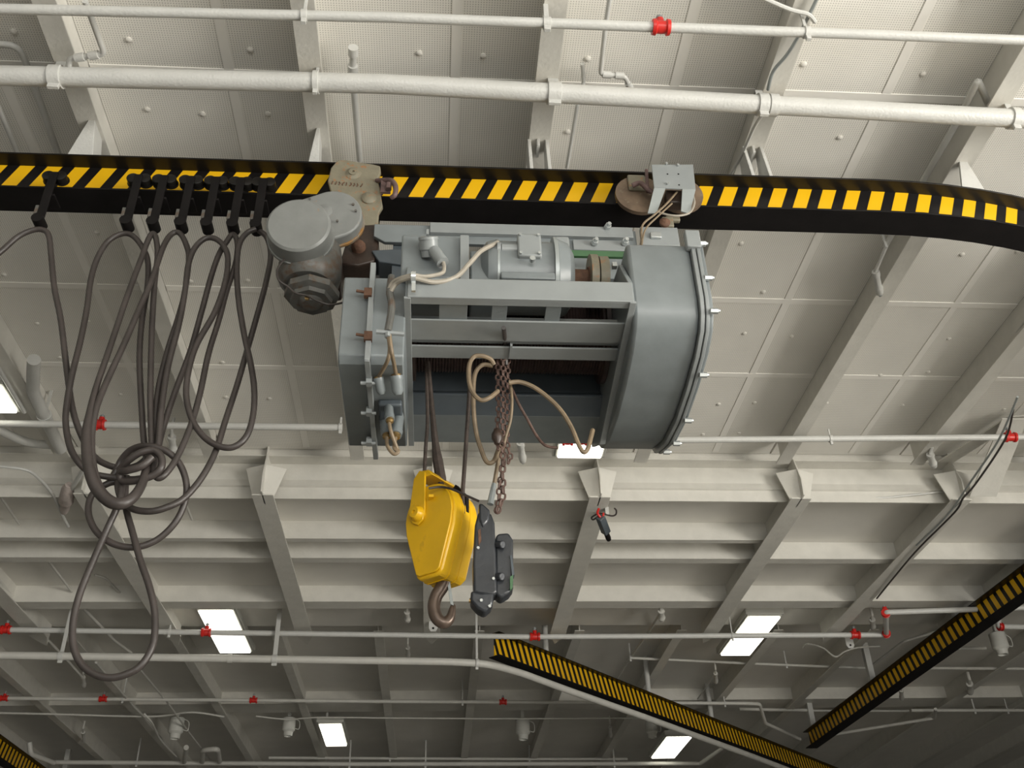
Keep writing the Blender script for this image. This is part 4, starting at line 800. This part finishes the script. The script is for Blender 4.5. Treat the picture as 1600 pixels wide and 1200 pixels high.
# ------------------------------------------------------------------ loose sensor box and its wire
sb = thing('switch_box', 'small grey box dangling from the deep beam right of the yellow block', 'switch box', PZ(942, 822, 4.75))
p = PZ(938, 808, 4.86); q = PZ(952, 845, 4.74); d_ = q-p
MB().lathe(p, d_, [(0, .05), (d_.length*.02, .058), (d_.length*.62, .058), (d_.length*.66, .045)], 4).build('box_body', 'hoist_dark_grey', sb, bevel=.006)
MB().lathe(p+d_*.66, d_, [(0, .03), (d_.length*.2, .032), (d_.length*.3, .026)], 14).build('plunger', 'matt_black', sb)
MB().tube([p, p-d_*.1+Vector((-.02, 0, .02)), p-d_*.2+Vector((.01, 0, .05))], .014, 6, smooth=4).tube([p+Vector((.03, 0, 0)), p+Vector((.04, 0, .05))], .012, 6).build('red_leads', 'red_paint', sb)
MB().tube([PZ(*q) for q in ((937, 805, 4.88), (927, 812, 4.88), (925, 808, 4.9), (938, 802, 4.92), (955, 806, 4.92), (962, 804, 4.94), (963, 798, 4.96), (960, 794, 4.98))], .010, 6, smooth=6).build('wire', 'cable_rubber', sb)
MB().box(PZ(948, 797, 4.98)+Vector((-.02, -.02, -.06)), PZ(948, 797, 4.98)+Vector((.02, .02, .03))).build('bracket', 'pipe_paint', sb)
# ------------------------------------------------------------------ festoon trolleys and cables
FY = 4.72
ft0 = None
wheres = ['far left, holding the cable that leaves the photo', 'second from the left, over the broad dark loop', 'third from the left', 'in the middle of the close set group', 'above the widest hanging loop', 'just left of the last cable loop', 'hard against the round motor drive']
def festoon(x_, lab):
    c_ = PY(x_, 322, FY); r_ = thing('cable_trolley', lab, 'cable trolley', (c_.x, FY, RB), 'cable trolleys on the rail')
    MB().box((c_.x-.026, FY-.018, RB-.335), (c_.x+.026, FY-.006, RB+.075)).box((c_.x-.020, FY-.006, RB-.12), (c_.x+.040, FY+.12, RB-.105)).build('side_plate', 'matt_black', r_, bevel=.003)
    for s_ in (-.038, .038):
        MB().lathe((c_.x+s_, FY-.01, RB+.055), Y, [(0, .03), (.004, .038), (.05, .038), (.05, .044), (.058, .044)], 20).build('wheel', 'rail_black', r_)
    MB().lathe((c_.x+.0, FY-.05, RB-.345), Y, [(0, .018), (0, .036), (.09, .036), (.09, .018)], 16).build('cable_saddle', 'matt_black', r_)
    MB().box((c_.x-.045, FY-.02, RB-.29), (c_.x-.026, FY+.0, RB-.22)).build('bracket', 'motor_grime', r_)
for x_, wh in zip((70, 206, 247, 290, 330, 370, 406), wheres): festoon(x_, 'black cable trolley clamped on the rail, '+wh)
def cable(label, px_, r_=.0172, Yd=4.70, name='hanging_cable'):
    pts = [PY(q[0], q[1], q[2] if len(q) > 2 else Yd) for q in px_]
    rr = [q[3] if len(q) > 3 else r_ for q in px_]
    o = MB().tube(pts, rr, 12, smooth=7).build(name, 'cable_rubber'); tag(o, label, 'cable', 'festoon cables')
cable('black rubber cable entering at the left edge over the first cable trolley', [(-40, 425), (-10, 402), (5, 390), (28, 370), (50, 360), (66, 359), (76, 368), (80, 400), (85, 450), (95, 500), (104, 575), (112, 632), (121, 665), (134, 694), (150, 716, 4.72), (172, 728, 4.72), (195, 731, 4.72), (215, 727, 4.70), (235, 712, 4.68), (246, 712, 4.66)])
cable('black cable with a broad top loop, falling left then crossing the left edge cable', [(232, 735, 4.70), (228, 712, 4.72), (225, 690, 4.72), (222, 650, 4.72), (218, 562, 4.72), (222, 500, 4.72), (230, 450, 4.72), (231, 409, 4.72), (221, 384, 4.72), (205, 367, 4.72), (188, 366, 4.72), (168, 378, 4.72), (152, 404, 4.72), (142, 437, 4.72), (135, 487, 4.70), (124, 540, 4.68), (112, 588, 4.66), (104, 635, 4.66), (103, 665, 4.66), (110, 700, 4.66), (126, 726, 4.66), (146, 740, 4.68), (176, 746, 4.70), (206, 749, 4.70), (234, 745, 4.68)])
cable('dark cable whose left arm swells into the big front loop, second strand', [(236, 735, 4.68), (238, 712, 4.68), (237, 690, 4.68), (235, 620, 4.68), (237, 525, 4.68), (241, 450, 4.68), (246, 400, 4.68), (244, 374, 4.68), (239, 365, 4.68), (232, 374, 4.67), (220, 406, 4.67), (199, 462, 4.64), (170, 548, 4.60), (152, 600, 4.57), (142, 640, 4.54, .021), (135, 680, 4.52, .025), (138, 726, 4.5, .028), (150, 762, 4.5, .030), (170, 783, 4.5, .030), (190, 787, 4.5, .030), (208, 777, 4.52, .026), (221, 758, 4.55, .024), (228, 736, 4.58, .022), (231, 716, 4.62, .020)])
cable('dark cable crossing down left from the fourth trolley beside the big loop', [(238, 738, 4.7), (238, 714, 4.7), (240, 690, 4.7), (247, 612, 4.7), (262, 548, 4.7), (278, 498, 4.7), (288, 460, 4.7), (295, 405, 4.7), (290, 380, 4.7), (280, 364, 4.7), (268, 366, 4.7), (255, 386, 4.68), (237, 438, 4.64), (217, 484, 4.62), (195, 535, 4.60), (174, 580, 4.58), (160, 612, 4.56), (150, 640, 4.54), (144, 675, 4.54), (144, 710, 4.53), (150, 745, 4.53), (163, 770, 4.53), (182, 783, 4.53), (200, 780, 4.55)])
cable('cable running from the fifth trolley into the wide right hand droop', [(240, 736, 4.66), (244, 714, 4.66), (248, 690, 4.66), (252, 640, 4.66), (262, 575, 4.66), (280, 505, 4.66), (289, 455, 4.66), (294, 415, 4.66), (304, 388, 4.66), (320, 373, 4.66), (336, 373, 4.66), (350, 385, 4.66), (356, 405, 4.66), (352, 440, 4.66), (336, 487, 4.66), (308, 537, 4.65), (295, 578, 4.64), (291, 618, 4.64), (300, 655, 4.64), (318, 682, 4.64), (342, 697, 4.64), (366, 698, 4.64), (386, 680, 4.64), (396, 645, 4.64), (397, 605, 4.64), (391, 565, 4.65), (382, 525, 4.66), (373, 470, 4.67), (370, 420, 4.68), (374, 382, 4.68), (386, 364, 4.68), (400, 358, 4.68)])
cable('cable from the last trolley sweeping down to the left beneath the tangle', [(400, 358, 4.72), (416, 370, 4.72), (423, 398, 4.72), (416, 440, 4.72), (402, 492, 4.72), (386, 548, 4.72), (371, 600, 4.72), (352, 658, 4.70), (337, 705, 4.68), (316, 745, 4.66), (288, 778, 4.64), (260, 793, 4.62), (234, 799, 4.62), (207, 795, 4.64), (190, 780, 4.68), (184, 760, 4.70), (186, 744, 4.72)])
cable('cable with a left arm dropping straight into the knot from the sixth trolley', [(246, 705, 4.72), (256, 665, 4.72), (276, 606, 4.72), (297, 550, 4.72), (315, 487, 4.72), (330, 432, 4.72), (342, 398, 4.72), (354, 378, 4.72), (364, 366, 4.72), (371, 380, 4.71), (368, 412, 4.70), (354, 455, 4.70), (342, 500, 4.70), (326, 552, 4.68), (312, 617, 4.66), (297, 668, 4.64), (277, 714, 4.62), (259, 740, 4.60), (247, 747, 4.60), (240, 738, 4.60), (241, 724, 4.61), (246, 714, 4.63)])
cable('round ring of cable encircling the knot', [(170, 756, 4.72), (180, 738, 4.72), (190, 718, 4.70), (206, 702, 4.66), (230, 697, 4.62), (258, 704, 4.62), (280, 724, 4.64), (291, 754, 4.66), (289, 784, 4.68), (274, 816, 4.70), (246, 843, 4.72), (212, 855, 4.72), (178, 850, 4.72), (152, 832, 4.72), (139, 806, 4.72), (140, 782, 4.72), (150, 766, 4.72), (168, 756, 4.72), (182, 752, 4.72)])
cable('lowest long loop of cable hanging below the knot', [(192, 744, 4.66), (190, 765, 4.66), (184, 790, 4.66), (166, 830, 4.68), (144, 880, 4.68), (124, 930, 4.68), (114, 975, 4.68), (115, 1010, 4.68), (126, 1036, 4.68), (145, 1052, 4.68), (170, 1059, 4.68), (196, 1054, 4.68), (220, 1040, 4.68), (237, 1013, 4.68), (242, 985, 4.68), (241, 950, 4.68), (232, 912, 4.68), (220, 878, 4.69), (208, 835, 4.70), (197, 794, 4.70), (196, 765, 4.70), (198, 744, 4.70)])
cable('thick turns of cable wrapped around the middle of the knot', [(186, 735, 4.62), (200, 720, 4.58), (220, 707, 4.56), (240, 704, 4.56), (252, 714, 4.56), (252, 730, 4.56), (242, 741, 4.57), (225, 748, 4.58), (205, 752, 4.6), (190, 750, 4.62), (188, 738, 4.6), (200, 735, 4.56), (222, 728, 4.54), (238, 714, 4.54)], .019)
